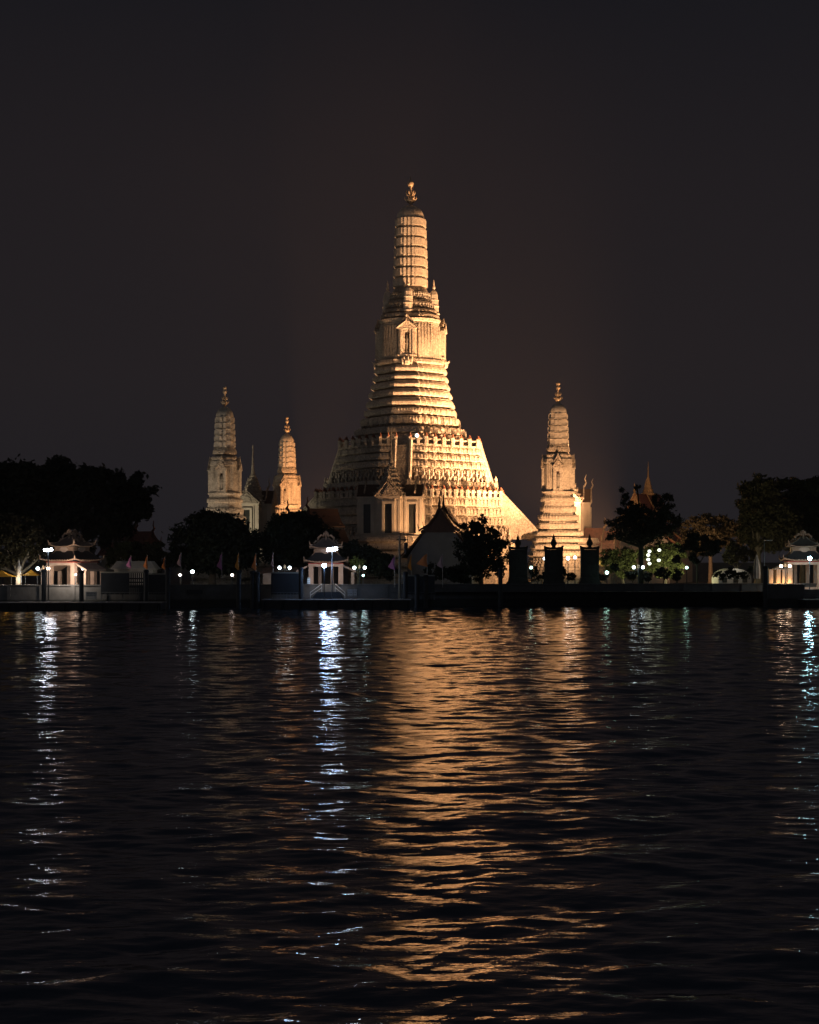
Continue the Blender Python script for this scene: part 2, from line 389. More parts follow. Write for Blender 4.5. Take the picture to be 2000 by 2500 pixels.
def gable_niche(root, Mx, wd, z0, z1, zp, depth, statue=True, mt=None):
    """portico on a tower face: two pilasters, recess with a statue, two stacked pediments; zp = top of pediment"""
    mt = mt or M_STUC
    f = MB(); o = wd*.30
    f.box(-wd, -o, -depth, .2, z0, z1, Mx); f.box(o, wd, -depth, .2, z0, z1, Mx)
    f.box(-o, o, -depth*.9, .2, z1-(z1-z0)*.12, z1, Mx); f.box(-o, o, -depth*.9, .2, z0, z0+(z1-z0)*.06, Mx)
    f.box(-wd*1.12, wd*1.12, -depth*1.12, .2, z1+.01, z1+(z1-z0)*.05, Mx)
    f.box(-wd*1.12, wd*1.12, -depth*1.12, .2, z0-(z1-z0)*.06, z0-.01, Mx)
    for s in (-1, 1):
        f.box(s*wd*.72-wd*.09, s*wd*.72+wd*.09, -depth*1.10, -depth-.003, z0+.02, z1-.02, Mx)
    f.obj('portico', mt, root)
    d = MB(); d.box(-o, o, -.30*depth, -.22*depth, z0+(z1-z0)*.06, z1-(z1-z0)*.12, Mx); d.obj('niche_recess', M_DKNICHE, root)
    H = zp - z1; pd = MB()
    for k, (b, wk, yk) in enumerate(((.05, 1.12, 1.10), (.42, .82, .80))):
        zb = z1 + b*H + .02; zt = zb + .52*H
        pd.prism([(-wd*wk, zb), (wd*wk, zb), (wd*wk*.55, zb+.30*H), (wd*.12, zt-.02*H), (0, zt+.08*H), (-wd*.12, zt-.02*H), (-wd*wk*.55, zb+.30*H)], -depth*yk, .1, Mx)
        for s in (-1, 1):
            pts = [(s*wd*wk*q, -depth*yk-.04, zb + r_*H) for q, r_ in ((1.18, .16), (1.12, 0.02), (.6, .28), (.16, .50), (0, .70))]
            pd.tube(pts, [.03*wd, .10*wd, .09*wd, .08*wd, .02*wd], 5, Mx)
    pd.obj('pediment', M_CARV, root)
    if statue:
        s_ = MB(); hh = (z1-z0)*.70; b = z0+(z1-z0)*.08; y = -.62*depth
        s_.lathe([(r_*hh, b+q*hh) for r_, q in ((.12, 0), (.12, .05), (.08, .07), (.075, .3), (.10, .5), (.07, .58), (.115, .74), (.04, .80), (.055, .86), (.05, .92), (.02, 1.0))], 8, Mx @ Matrix.Translation((0, y, 0)))
        for q in (-1, 1):
            s_.tube([(q*.10*hh, y, b+.74*hh), (q*.15*hh, y-.02*hh, b+.55*hh), (q*.07*hh, y-.09*hh, b+.50*hh)], .025*hh, 5, Mx)
        s_.obj('statue', M_FIG, root, True)

def balustrade(z, r, h, kw, tip=True, sp=1.15):
    ms = [MB() for _ in range(4)]; ts = [MB() for _ in range(4)]; pl = plan(r, **kw); n = len(pl)
    for i in range(n):
        a, b = Vector(pl[i]), Vector(pl[(i+1) % n]); d = b-a; L = d.length
        ang = math.atan2(d.y, d.x); q = (i*4)//n
        stair = (i % (n//4)) == n//4-1                       # openings for the stairs in the middle of the four long faces
        Mx = Matrix.Translation(a) @ Matrix.Rotation(ang, 4, 'Z')
        segs = [(0, L, q)] if not stair else [(0, L/2-1.25, q), (L/2+1.25, L, (q+1) % 4)]
        for s0, s1, qq in segs:
            m = ms[qq]; t = ts[qq]
            m.box(s0, s1, -.16, .16, z, z+.22*h, Mx); m.box(s0, s1, -.14, .14, z+.68*h, z+.86*h, Mx)
            kk = max(1, int(round((s1-s0)/sp)))
            for j in range(kk+1):
                x = s0 + (s1-s0)*j/kk
                m.box(x-.26, x+.26, -.22, .22, z-.004, z+h, Mx)
                if tip: t.lathe([(.27, z+h+.002), (.31, z+h*1.08), (.16, z+h*1.22), (.12, z+h*1.30), (.03, z+h*1.50)], 8, Mx @ Matrix.Translation((x, 0, 0)))
    return list(zip(ms, ts))

# ---- the central tower
def zc(y): return EYE + (HY-y)*CY/F
def rc(hw): return hw*0.0736
KW = dict(wr=.32, cr=.665, n=3)
KT = dict(wr=.42, cr=.80, n=3)
mp = thing('central_tower', 'tallest floodlit temple tower, tiered and pointed, in the middle', 'temple tower', (CX, CY, 0), YAW)
# base: three courses up to the first terrace, mouldings between
PET = []
def stack(z0, z1, r0, r1, n, lip):
    out = []; h = (z1-z0)/n
    for i in range(n):
        PET.append((z0+i*h, z0+(i+1)*h, r0+(r1-r0)*i/n, r0+(r1-r0)*(i+1)/n, lip))
        out += band(z0+i*h, z0+(i+1)*h, r0+(r1-r0)*i/n, r0+(r1-r0)*(i+1)/n, lip)
    return out
b = MB()
loftp(b, [(GZ-.3, 21.0), (4.0, 21.0), (4.0, 20.2)] + stack(4.0, 9.6, 20.2, 18.9, 3, .35), **KW)
loftp(b, stack(12.3, 17.3, 17.7, 16.8, 3, .25), **KW)
for q in PET: petals(b, *q, KW)
PET.clear()
b.obj('base_tier', M_STUC, mp)
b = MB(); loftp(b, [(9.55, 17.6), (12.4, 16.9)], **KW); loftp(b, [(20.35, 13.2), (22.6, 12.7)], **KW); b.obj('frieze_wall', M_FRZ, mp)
b = MB(); loftp(b, [(17.3, 15.2), (19.2, 14.9)] + stack(19.21, 20.4, 14.8, 14.5, 1, .25), **KW)
loftp(b, stack(22.5, 26.6, 13.9, 12.6, 3, .28), **KW)
for q in PET: petals(b, *q, KW)
PET.clear()
b.obj('middle_tier', M_STUC, mp)
rows_ = [(1070,1050,138,131),(1048,1024,121,119),(1024,1003,113,109),(1003,979,109,104),(979,958,102,99),(958,938,96,94),(938,920,92,90),(920,898,88,87)]
b = MB(); loftp(b, [(26.6, rc(141)), (zc(1070), rc(141))], **KW)
for y0, y1, a0, a1 in rows_:
    loftp(b, band(zc(y0), zc(y1), rc(a0), rc(a1), .35 if y0 > 1030 else .55), **KW)
    if y0 > 1020: petals(b, zc(y0), zc(y1), rc(a0), rc(a1), .3, KW, .55, .12)
b.obj('upper_tier', M_STUC, mp)
# carved bands behind the guardians
b = MB()
for z0, z1, r in ((9.5, 12.35, 17.5), (20.35, 22.5, 13.3)):
    for p, nr in edge_points(plan(r, **KW), 1.3):
        ang = math.atan2(nr.x, -nr.y); Mx = Matrix.Translation(p + nr*.05) @ Matrix.Rotation(ang, 4, 'Z')
        b.box(-.12, .12, -.32, .1, z0, z1, Mx)
b.obj('frieze_pier', M_CARV, mp)['kind'] = 'stuff'
nf = 0
for z, r, hgt, spg in ((9.75, 18.25, 2.3, 1.55), (20.42, 13.95, 2.05, 1.3), (zc(1050)+.1, rc(118), 1.6, 1.15)):
    for p, nr in edge_points(plan(r, **KW), spg):
        if nr.y > 0.3 and p.y > 0: continue
        wp = p + nr*.12
        if p.y > 3.0 or (abs(p.x) < 2.2) : continue
        if nf >= 98: break
        o = link('guardian_figure', ME_FIG, mp, (wp.x, wp.y, z), math.atan2(nr.x, -nr.y)); o.scale = (hgt/2.05*.9,)*2 + (hgt/2.0,); nf += 1
for z, r, h in ((17.3, 16.9, 1.45), (26.6, 12.7, 1.55)):
  for m_, t_ in balustrade(z, r, h, KW, True):
    nb = len(m_.f); m_.add(t_.v, t_.f); o = m_.obj('balustrade', M_STUC, mp); o.data.materials.append(M_TIP)
    o.data.polygons.foreach_set('material_index', [0]*nb + [1]*(len(o.data.polygons)-nb))
# terrace statues and shrubs on the first terrace
# stairs: four flights, between the terraces and down to the mondop platforms
def stairs(z0, z1, r0, r1, wd, parap, name='staircase'):
    for k in range(4):
        Mk = Matrix.Rotation(k*math.pi/2, 4, 'Z')
        s = MB(); n = int((z1-z0)/.42)
        for i in range(n):
            y = -(r0 + (r1-r0)*i/n); z = z0 + (z1-z0)*(i+1)/n
            s.box(-wd, wd, y, y + 1.2 + (r0-r1)/n, z0 - .3 if i == 0 else z-1.3, z, Mk)
        o = s.obj(name, M_TRIM if False else M_CARV, mp)
        for q in (-1, 1):
            p = MB(); x0, x1 = sorted((q*wd, q*(wd+.55)))
            v = [(-r0-.3, z0-.2), (-r0-.3, z0+parap*.9), (-r1-.2, z1+parap), (-r1+2.2, z1+parap*.6), (-r1+2.2, z0-.2)]
            nn = len(v); vs = [(x0, y, z) for y, z in v] + [(x1, y, z) for y, z in v]
            p.add(vs, [tuple(range(nn-1, -1, -1)), tuple(range(nn, 2*nn))] + [(i, (i+1) % nn, (i+1) % nn+nn, i+nn) for i in range(nn)], Mk)
            p.tube([((x0+x1)/2, -r0-.1, z0+parap*.9+.1), ((x0+x1)/2, -r1-.2, z1+parap+.1)], .36, 6, Mk)
            p.box(x0-.08, x1+.08, -r0-.7, -r0-.05, z0-.2, z0+parap+1.5, Mk)
            p.lathe([(.34, z0+parap+1.5), (.16, z0+parap+1.9), (.26, z0+parap+2.2), (.03, z0+parap+2.8)], 8, Mk @ Matrix.Translation(((x0+x1)/2, -r0-.38, 0)))
            p.obj('stair_parapet', M_STUC, o)
stairs(10.3, 17.4, 23.6, 16.8, 1.5, .9)
stairs(18.2, 26.7, 15.4, 12.6, 1.1, .7)
# body with four porticoes
b = MB()
loftp(b, [(zc(896), rc(80)), (zc(893), rc(83)), (zc(886), rc(82)), (zc(885), rc(77)), (zc(802), rc(70)), (zc(801), rc(73)), (zc(797), rc(73)), (zc(796), rc(71)), (zc(793), rc(75)), (zc(787), rc(77)), (zc(785), rc(73))], wr=.42, cr=.80, n=4)
for p, nr in edge_points(plan(rc(76), wr=.42, cr=.80, n=4), .55):
    ang = math.atan2(nr.x, -nr.y); Mx = Matrix.Translation(p - nr*.25) @ Matrix.Rotation(ang, 4, 'Z')
    b.box(-.10, .10, -.5, .3, zc(884), zc(803), Mx, ty=.3)
b.obj('body', M_STUC, mp)
for k in range(4):
    Mk = Matrix.Rotation(k*math.pi/2, 4, 'Z') @ Matrix.Translation((0, -rc(71), 0))
    gable_niche(mp, Mk, 1.5, zc(876), zc(815), zc(782), 1.1)
    e_ = MB()     # elephant-like bracket at the foot of the portico, trunk curling out
    e_.lathe([(.1, zc(903)), (.75, zc(899)), (.85, zc(892)), (.6, zc(884)), (.15, zc(878))], 10, Mk @ Matrix.Translation((0, -.9, 0)))
    for q in (-1, 0, 1):
        e_.tube([(q*.7, -.8, zc(884)), (q*.8, -1.2, zc(889)), (q*.8, -1.3, zc(896)), (q*.8, -1.0, zc(901))], [.4, .34, .2, .1], 6, Mk)
        e_.tube([(q*.7+.2, -1.1, zc(888)), (q*.75+.3, -1.7, zc(887)), (q*.75+.3, -2.0, zc(883))], [.1, .08, .03], 5, Mk)
    e_.obj('elephant_head', M_STUC, mp)
# cornices above the body
b = MB()
loftp(b, band(zc(785), zc(772), rc(73), rc(71), .25) + band(zc(772), zc(760), rc(67), rc(64), .3) + band(zc(760), zc(738), rc(57), rc(54), .3) + band(zc(738), zc(722), rc(47), rc(45), .25) + band(zc(722), zc(707), rc(43), rc(41), .25), **KT)
b.obj('cornice', M_CARV, mp)
for z, r, hgt, spg in ((zc(760)+.1, rc(60), 1.0, .95), (zc(738)+.1, rc(49), 1.35, .95)):
    m_ = MB()
    for p, nr in edge_points(plan(r, **KT), spg):
        Mx = Matrix.Translation((p.x, p.y, z)) @ Matrix.Rotation(math.atan2(nr.x, -nr.y), 4, 'Z') @ Matrix.Scale(hgt/2.0, 4)
        fm = figure_mesh(); m_.add(fm.v, fm.f, Mx)
    m_.obj('garuda_frieze', M_FIG, mp)['kind'] = 'stuff'
b = MB(); cob(b, zc(707), zc(535), rc(40.5), rc(34.5), 7, zc(500), KT, .62); b.obj('spire', M_SPIRE, mp)
b = MB(); finial(b, zc(505), zc(430)-zc(505), 1.0); b.obj('finial', M_GOLD, mp, True)
def turret(z0, z1, r):
    m = MB(); h = z1-z0
    m.loft([plan(q, z=z0+t*h, wr=.45, cr=.8, n=2) for t, q in ((0, r*1.25), (.04, r*1.25), (.05, r*1.02), (.22, r), (.225, r*1.1), (.25, r*1.1), (.255, r*.96), (.40, r*.93), (.405, r*1.0), (.42, r*1.0), (.425, r*.9), (.56, r*.82), (.65, r*.6), (.72, r*.22))])
    m.lathe([(r*.15, z0+.70*h), (r*.35, z0+.77*h), (r*.15, z0+.84*h), (r*.2, z0+.88*h), (.02, z1)], 8)
    return m
for k in range(4):
    a = k*math.pi/2; t_ = turret(zc(770), zc(684), .86)
    o = t_.obj('corner_turret', M_SPIRE, mp, loc=(-math.sin(-a)*4.3, -math.cos(a)*4.3, 0))

# ---- the corner towers
SS = 252/F
def zs(y): return EYE + (HY-y)*SS
def rs(hw): return hw*0.0650
KS = dict(wr=.46, cr=.82, n=3)
def build_corner():
    t = thing('corner_tower', 'slender bright floodlit tower standing alone at the right', 'temple tower', (0, 0, 0), YAW, 'four corner towers round the central one')
    b = MB(); loftp(b, [(GZ-.3, rs(82)), (zs(1420), rs(82))] + band(zs(1420), zs(1385), rs(80), rs(77), .3), **KS)
    loftp(b, [(zs(1385), rs(70)), (zs(1362), rs(69))], **KS)
    for y0, y1, a0, a1 in ((1362,1345,74,71),(1345,1328,69,66),(1328,1312,64,62),(1312,1296,62,59),(1296,1275,54,51),(1275,1256,50,48),(1254,1235,44,42),(1229,1212,41,40)):
        loftp(b, band(zs(y0), zs(y1), rs(a0), rs(a1), .34), **KS)
        petals(b, zs(y0), zs(y1), rs(a0), rs(a1), .3, KS, .5, .11)
    loftp(b, [(zs(1296), rs(50)), (zs(1200), rs(36))], **KS)
    b.obj('tiered_base', M_STUC, t)
    m_ = MB()
    for p, nr in edge_points(plan(rs(71), **KS), 1.0):
        Mx = Matrix.Translation((p.x+nr.x*.1, p.y+nr.y*.1, zs(1385)+.05)) @ Matrix.Rotation(math.atan2(nr.x, -nr.y), 4, 'Z') @ Matrix.Scale(.72, 4)
        fm = figure_mesh(); m_.add(fm.v, fm.f, Mx)
    m_.obj('guardian_frieze', M_FIG, t)['kind'] = 'stuff'
    b = MB(); loftp(b, [(zs(1212), rs(37)), (zs(1206), rs(37)), (zs(1205), rs(40)), (zs(1201), rs(40)), (zs(1200), rs(35)), (zs(1134), rs(32)), (zs(1133), rs(35)), (zs(1122), rs(34)), (zs(1121), rs(31)), (zs(1116), rs(31))], **KS)
    for p, nr in edge_points(plan(rs(33.5), **KS), .34):
        Mx = Matrix.Translation(p - nr*.1) @ Matrix.Rotation(math.atan2(nr.x, -nr.y), 4, 'Z')
        b.box(-.07, .07, -.18, .2, zs(1199), zs(1135), Mx)
    b.obj('body', M_STUC, t)
    for k in range(4):
        Mk = Matrix.Rotation(k*math.pi/2, 4, 'Z') @ Matrix.Translation((0, -rs(33.5), 0))
        gable_niche(t, Mk, .80, zs(1200), zs(1146), zs(1112), .5)
    b = MB(); loftp(b, band(zs(1118), zs(1108), rs(32), rs(30), .2) + band(zs(1108), zs(1088), rs(29), rs(27), .18), **KS)
    b.obj('cornice', M_CARV, t)
    b = MB(); cob(b, zs(1088), zs(1010), rs(25.5), rs(22), 5, zs(983), KS, .9); b.obj('spire', M_SPIRE, t)
    b = MB(); finial(b, zs(987), zs(933)-zs(987), .62); b.ball((0, 0, zs(937)), .33, 10); b.obj('finial', M_GOLD, t, True)
    return t
S_H = 27.9
rt = build_corner()
x, y = P(1363, HY, 252)[:2]; rt.location = (x, y, 0)
x, y = P(549, HY, 258)[:2]
dup(rt, (x, y, 0.0), YAW, 'slender dim tower at the far left, taller in view than its neighbour')
x, y = P(701, HY, 313)[:2]
dup(rt, (x, y, 0.0), YAW, 'amber lit slender tower set back between the spire and the central tower')

# ---- mondops (cruciform halls with a spire)
def build_mondop():
    t = thing('shrine_hall', 'cross-shaped shrine with three tall windows before the central tower', 'shrine', (0, 0, 0), YAW, 'cross-shaped shrine halls round the tower')
    kw = dict(wr=.50, cr=.85, n=2)
    b = MB(); loftp(b, [(GZ-.3, 7.8), (3.2, 7.8)] + stack(3.2, 6.4, 7.5, 7.0, 2, .3) + stack(6.4, 10.3, 6.9, 6.3, 3, .25), **kw)
    b.obj('podium', M_STUC, t)
    z0, z1 = 10.3, 16.5
    b = MB()
    b.box(-2.6, 2.6, -2.6, 2.6, z0, z1+.6)
    for k in range(4):
        Mk = Matrix.Rotation(k*math.pi/2, 4, 'Z')
        w_ = 1.75 if k % 2 == 0 else 2.0; L1 = 3.9 if k % 2 == 0 else 5.3
        b.box(-w_, w_, -L1, -2.5, z0, z1, Mk)
        for s in (-1, 1):
            for yy in (-L1-.05, -2.95):
                b.box(s*w_-.18-.02, s*w_+.20, yy, yy+.4, z0+.002, z1-.03, Mk)
            b.box(s*w_*.62-.10, s*w_*.62+.10, -L1-.14, -L1+.05, z0+.002, z1-.05, Mk)
        b.box(-w_-.28, w_+.28, -L1-.25, -2.4, z1+.003, z1+.3, Mk)
        b.box(-w_-.2, w_+.2, -L1-.2, -2.4, z0-.02, z0+.45, Mk)
    for s in (-1, 1):
        for q in (-1, 1):
            for d_ in (0, .55):
                b.box(s*(2.1+d_)-.17, s*(2.1+d_)+.17, q*(2.75-d_*.3)-.17, q*(2.75-d_*.3)+.17, z0, z1+.3)
    b.obj('wall', M_SMOOTH, t)
    for k in range(4):           # windows: the front porch and the wings on the river and far sides
        Mk = Matrix.Rotation(k*math.pi/2, 4, 'Z')
        L1 = 3.9 if k % 2 == 0 else 5.3
        spots = [(0, -L1)] + ([(-3.75, -2.0), (3.75, -2.0)] if k % 2 == 0 else [])
        for cx_, yy in spots:
            fr = MB(); ww = .60; a, c = z0+.45, z0+5.35
            fr.box(cx_-ww-.42, cx_-ww, yy-.32, yy+.1, a, c+.3, Mk); fr.box(cx_+ww, cx_+ww+.42, yy-.32, yy+.1, a, c+.3, Mk)
            fr.box(cx_-ww, cx_+ww, yy-.30, yy+.1, c-.1, c+.29, Mk); fr.box(cx_-ww-.5, cx_+ww+.5, yy-.40, yy+.1, a-.2, a-.01, Mk)
            o = fr.obj('window', M_SMOOTH, t)
            gl = MB(); gl.box(cx_-ww, cx_+ww, yy-.05, yy-.01, a, c-.1, Mk); gl.obj('pane', M_GLASS, o)
    # gabled roofs over the four arms
    for k in range(4):
        Mk = Matrix.Rotation(k*math.pi/2, 4, 'Z'); w_ = 2.15 if k % 2 == 0 else 2.3; L1 = 4.1 if k % 2 == 0 else 5.5
        rf = MB(); zt = 19.3 if k % 2 == 0 else 18.9
        rf.prism([(-w_, z1+.32), (w_, z1+.32), (w_*.55, z1+1.3), (0.0, zt), (-w_*.55, z1+1.3)], -L1, 0, Mk)
        o = rf.obj('roof', M_ROOFD, t)
        pe = MB(); pe.prism([(-w_*.95, z1+.33), (w_*.95, z1+.33), (w_*.5, z1+1.3), (0.0, zt-.15), (-w_*.5, z1+1.3)], -L1-.12, -L1-.003, Mk); pe.prism([(-w_*.4, z1+.5), (w_*.4, z1+.5), (w_*.3, z1+1.2), (0.0, zt-.8), (-w_*.3, z1+1.2)], -L1-.24, -L1-.121, Mk); pe.obj('pediment', M_CARV, t)
        ch = MB()
        for s in (-1, 1):
            ch.tube([(s*w_*q, -L1-.08, z) for q, z in ((1.18, z1+1.0), (1.06, z1+.35), (.56, z1+1.4), (.06, zt+.1))], [.05, .16, .14, .12], 6, Mk)
            ch.tube([(s*w_*q, -L1+1.3, z+.55) for q, z in ((1.10, z1+.7), (1.0, z1+.35), (.50, z1+1.4), (.06, zt+.1))], [.05, .13, .12, .1], 6, Mk)
        ch.tube([(0, -L1-.05, zt), (0, -L1-.40, zt+.7), (0, -L1-.15, zt+1.3), (0, -L1-.45, zt+2.0)], [.16, .14, .08, .02], 6, Mk)
        ch.tube([(0, -L1+1.2, zt+.4), (0, -L1+.85, zt+1.2), (0, -L1+1.1, zt+1.9), (0, -L1+.8, zt+2.7)], [.16, .14, .08, .02], 6, Mk)
        ch.obj('roof_finial', M_CARV, o)
    # tapering tiers and needle
    sp_ = MB(); z = z1+.6; r_ = 2.9
    for i in range(6):
        h = .95 - i*.07
        loftp(sp_, [(z, r_*.90), (z+.2*h, r_*1.0), (z+.42*h, r_*1.0), (z+.45*h, r_*.84), (z+h, r_*.76)], wr=.45, cr=.8, n=2)
        for a in range(8):
            an = a*math.pi/4
            sp_.tube([(math.cos(an)*r_*.9, math.sin(an)*r_*.9, z+.42*h), (math.cos(an)*r_*.98, math.sin(an)*r_*.98, z+.95*h)], [.14, .02], 5)
        z += h; r_ *= .79
    sp_.lathe([(r_*.8, z-.05), (r_*.95, z+.25), (r_*.55, z+.7), (r_*.42, z+1.3), (.22, z+2.3), (.13, z+4.0), (.10, z+5.6), (.17, z+5.75), (.03, z+6.2)], 10)
    sp_.obj('spire', M_CARV, t)
    return t
md = build_mondop()
x, y = loc2w(-0.3, -28.5); md.location = (x, y, 0)
x, y = loc2w(-29.8, 0.5); dup(md, (x, y, 0), YAW+R(90), 'cross-shaped shrine with a needle spire between the two left towers')
x, y = loc2w(29.0, 0.5); dup(md, (x, y, 0), YAW+R(90), 'cross-shaped shrine half hidden behind the right tower')

# ---------------------------------------------------------------- gabled halls
def gabled_hall(name, label, cat, loc, rz, hw, ze, zm, za, length, hm, wallm=M_GREYW, roofm=M_ROOFD, finm=M_TRIM, spire=0, group=None):
    """hw: half width at the eaves, hm: half width where the steep upper roof ends; ze, zm, za: eave, mid and ridge heights"""
    t = thing(name, label, cat, loc, rz, group)
    b = MB(); wl = hw*.86
    b.prism([(-wl, 0), (wl, 0), (wl, ze-.1), (hm*.95, zm-.35), (0, zm+.2), (-hm*.95, zm-.35), (-wl, ze-.1)], .55, length-.5); b.obj('wall', wallm, t)
    pd = MB(); pd.prism([(-hm*1.0, zm-.25), (hm*1.0, zm-.25), (hm*.45, zm+(za-zm)*.45), (0, za-.3), (-hm*.45, zm+(za-zm)*.45)], .35, .54)
    for q in (-.5, .5):
        pd.prism([(q*hm-.18, zm), (q*hm+.18, zm), (q*hm, zm+.7)], .22, .34)
    pd.obj('pediment', finm, t)
    th = .22
    for (y0, y1, dz) in ((0, length*.45, 0), (length*.40, length, .55)):
        rf = MB()
        for s in (-1, 1):
            up = [(0, za+dz), (hm*.30, zm+(za-zm)*.58+dz), (hm*.65, zm+(za-zm)*.24+dz), (hm*1.12, zm-.05+dz)]
            lo = [(hm*.98, zm-.28+dz*.6), ((hm+hw)/2, (ze+zm)/2-.35+dz*.6), (hw, ze+dz*.6)]
            for seg in (up, lo):
                poly = [(s*x_, z_) for x_, z_ in seg] + [(s*x_, z_-th) for x_, z_ in reversed(seg)]
                if s < 0: poly = poly[::-1]
                rf.prism(poly, y0-.0, y1)
        o = rf.obj('roof', roofm, t)
        f_ = MB()
        for s in (-1, 1):
            f_.tube([(s*x_, y0-.03, z_+.04) for x_, z_ in ((hm*1.30, zm+.95+dz), (hm*1.22, zm-.02+dz), (hm*.65, zm+(za-zm)*.25+dz), (hm*.3, zm+(za-zm)*.6+dz), (0, za+.1+dz))], [.04, .16, .15, .14, .12], 6)
            f_.tube([(s*x_, y0-.03, z_+.04) for x_, z_ in ((hw*1.09, ze+.9+dz), (hw*1.03, ze+dz*.6), ((hm+hw)/2, (ze+zm)/2-.33+dz*.6), (hm*1.0, zm-.25+dz*.6))], [.04, .15, .13, .12], 6)
        f_.tube([(0, y0, za+dz), (0, y0-.45, za+.5+dz), (0, y0-.15, za+1.0+dz), (0, y0-.30, za+1.6+dz), (0, y0-.1, za+1.9+dz)], [.22, .20, .12, .09, .03], 6)
        f_.obj('gable_finial', finm, o)
    if spire:
        s_ = MB(); zz = za; r_ = 1.3
        for i in range(4):
            loftp(s_, [(zz, r_), (zz+.35, r_), (zz+.36, r_*.8), (zz+.8, r_*.7)], wr=.5, cr=.8, n=1); zz += .8; r_ *= .7
        s_.lathe([(r_, zz), (r_*.5, zz+.6), (.1, zz+spire*.6), (.02, zz+spire)], 8)
        s_.obj('spire', finm, t, loc=(0, length*.5, 0))
    return t
M_GOLDW = mat('gilded_wood', (0.45, 0.32, 0.18), 0.45, 0.5, 6.0, metal=0.3)
x, y = P(1073, HY, 226)[:2]
gabled_hall('assembly_hall', 'dark hall with a plain grey gable end facing the river', 'hall', (x, y, GZ-.05), YAW, 5.6, 4.9, 8.7, 12.05, 19, 2.5)
x, y = P(706, HY, 240)[:2]
gabled_hall('assembly_hall', 'dark steep roof with a pale ridge rising behind the trees beside the amber tower', 'hall', (x, y, GZ-.05), R(-55), 4.6, 6.0, 9.2, 12.0, 9, 2.0)
x, y = P(1550, HY, 288)[:2]
gabled_hall('ordination_hall', 'gilded gable and spire seen through a sparse tree', 'hall', (x, y, GZ-.05), R(-22), 7.6, 7.5, 11.2, 17.0, 22, 4.0, M_WHITE, M_ROOFR, M_GOLDW, 3.4)
x, y = P(1506, HY, 275)[:2]
gabled_hall('side_chapel', 'small low roof with a pale edge left of the sparse tree', 'chapel', (x, y, GZ-.05), R(65), 2.2, 5.2, 7.4, 9.6, 6, 1.3, M_WHITE, M_ROOFR, M_GOLDW)
x, y = P(372, HY, 262)[:2]
gabled_hall('monks_hall', 'pinkish red roofed hall between the big left trees and the slender tower', 'hall', (x, y, GZ-.05), R(62), 3.6, 5.0, 7.4, 9.3, 9, 1.9, M_WHITE, M_ROOFR, M_ROOFR)
fl('floodlight', 48, -20, 5, 58, 4, 16, 16000, 80, WARM)

# low buildings behind the wall at the left
def low_shed(name, label, px0, px1, D, ytop, yeave, ywall, rm, wm, cat='building'):
    x0 = P(px0, 0, D)[0]; x1 = P(px1, 0, D)[0]; zt = P(0, ytop, D)[2]; ze = P(0, yeave, D)[2]
    t = thing(name, label, cat, ((x0+x1)/2, D, GZ-.05)); h = (x1-x0)/2; zt -= GZ-.05; ze -= GZ-.05
    b = MB(); b.box(-h+.4, h-.4, .5, 4.5, 0, ze); b.obj('wall', wm, t)
    r_ = MB(); r_.box(-h, h, 0, 5, ze+.002, zt, tx=.7, ty=1.0); r_.box(-h-.15, h+.15, -.15, 5.15, ze-.12, ze); r_.obj('roof', rm, t)
    return t
low_shed('shop_house', 'low pale flat-topped roof behind the purple flag at left', 270, 378, 219, 1370, 1388, 1425, M_WHITE, M_WHITE)
low_shed('ticket_booth', 'low booth with an arched pale side left of the pier shelter', 634, 735, 214, 1385, 1397, 1425, M_ROOFD, M_PAV, 'booth')
x0, D_ = P(1795, HY, 222)[0], 222
t = thing('domed_building', 'pale low vaulted building among dark bushes on the right', 'building', (x0, D_, GZ-.05))
b = MB(); b.prism([(2.4*math.cos(a*math.pi/12), 1.6+1.55*math.sin(a*math.pi/12)) for a in range(13)] + [(-2.4, 0), (2.4, 0)], 0, 5); b.obj('wall', M_WHITE, t)
for q in (-1.5, .1, 1.4):
    b = MB(); b.box(q-.35, q+.35, -.05, -.003, 1.1, 1.8); b.obj('window', M_GLASS, t)

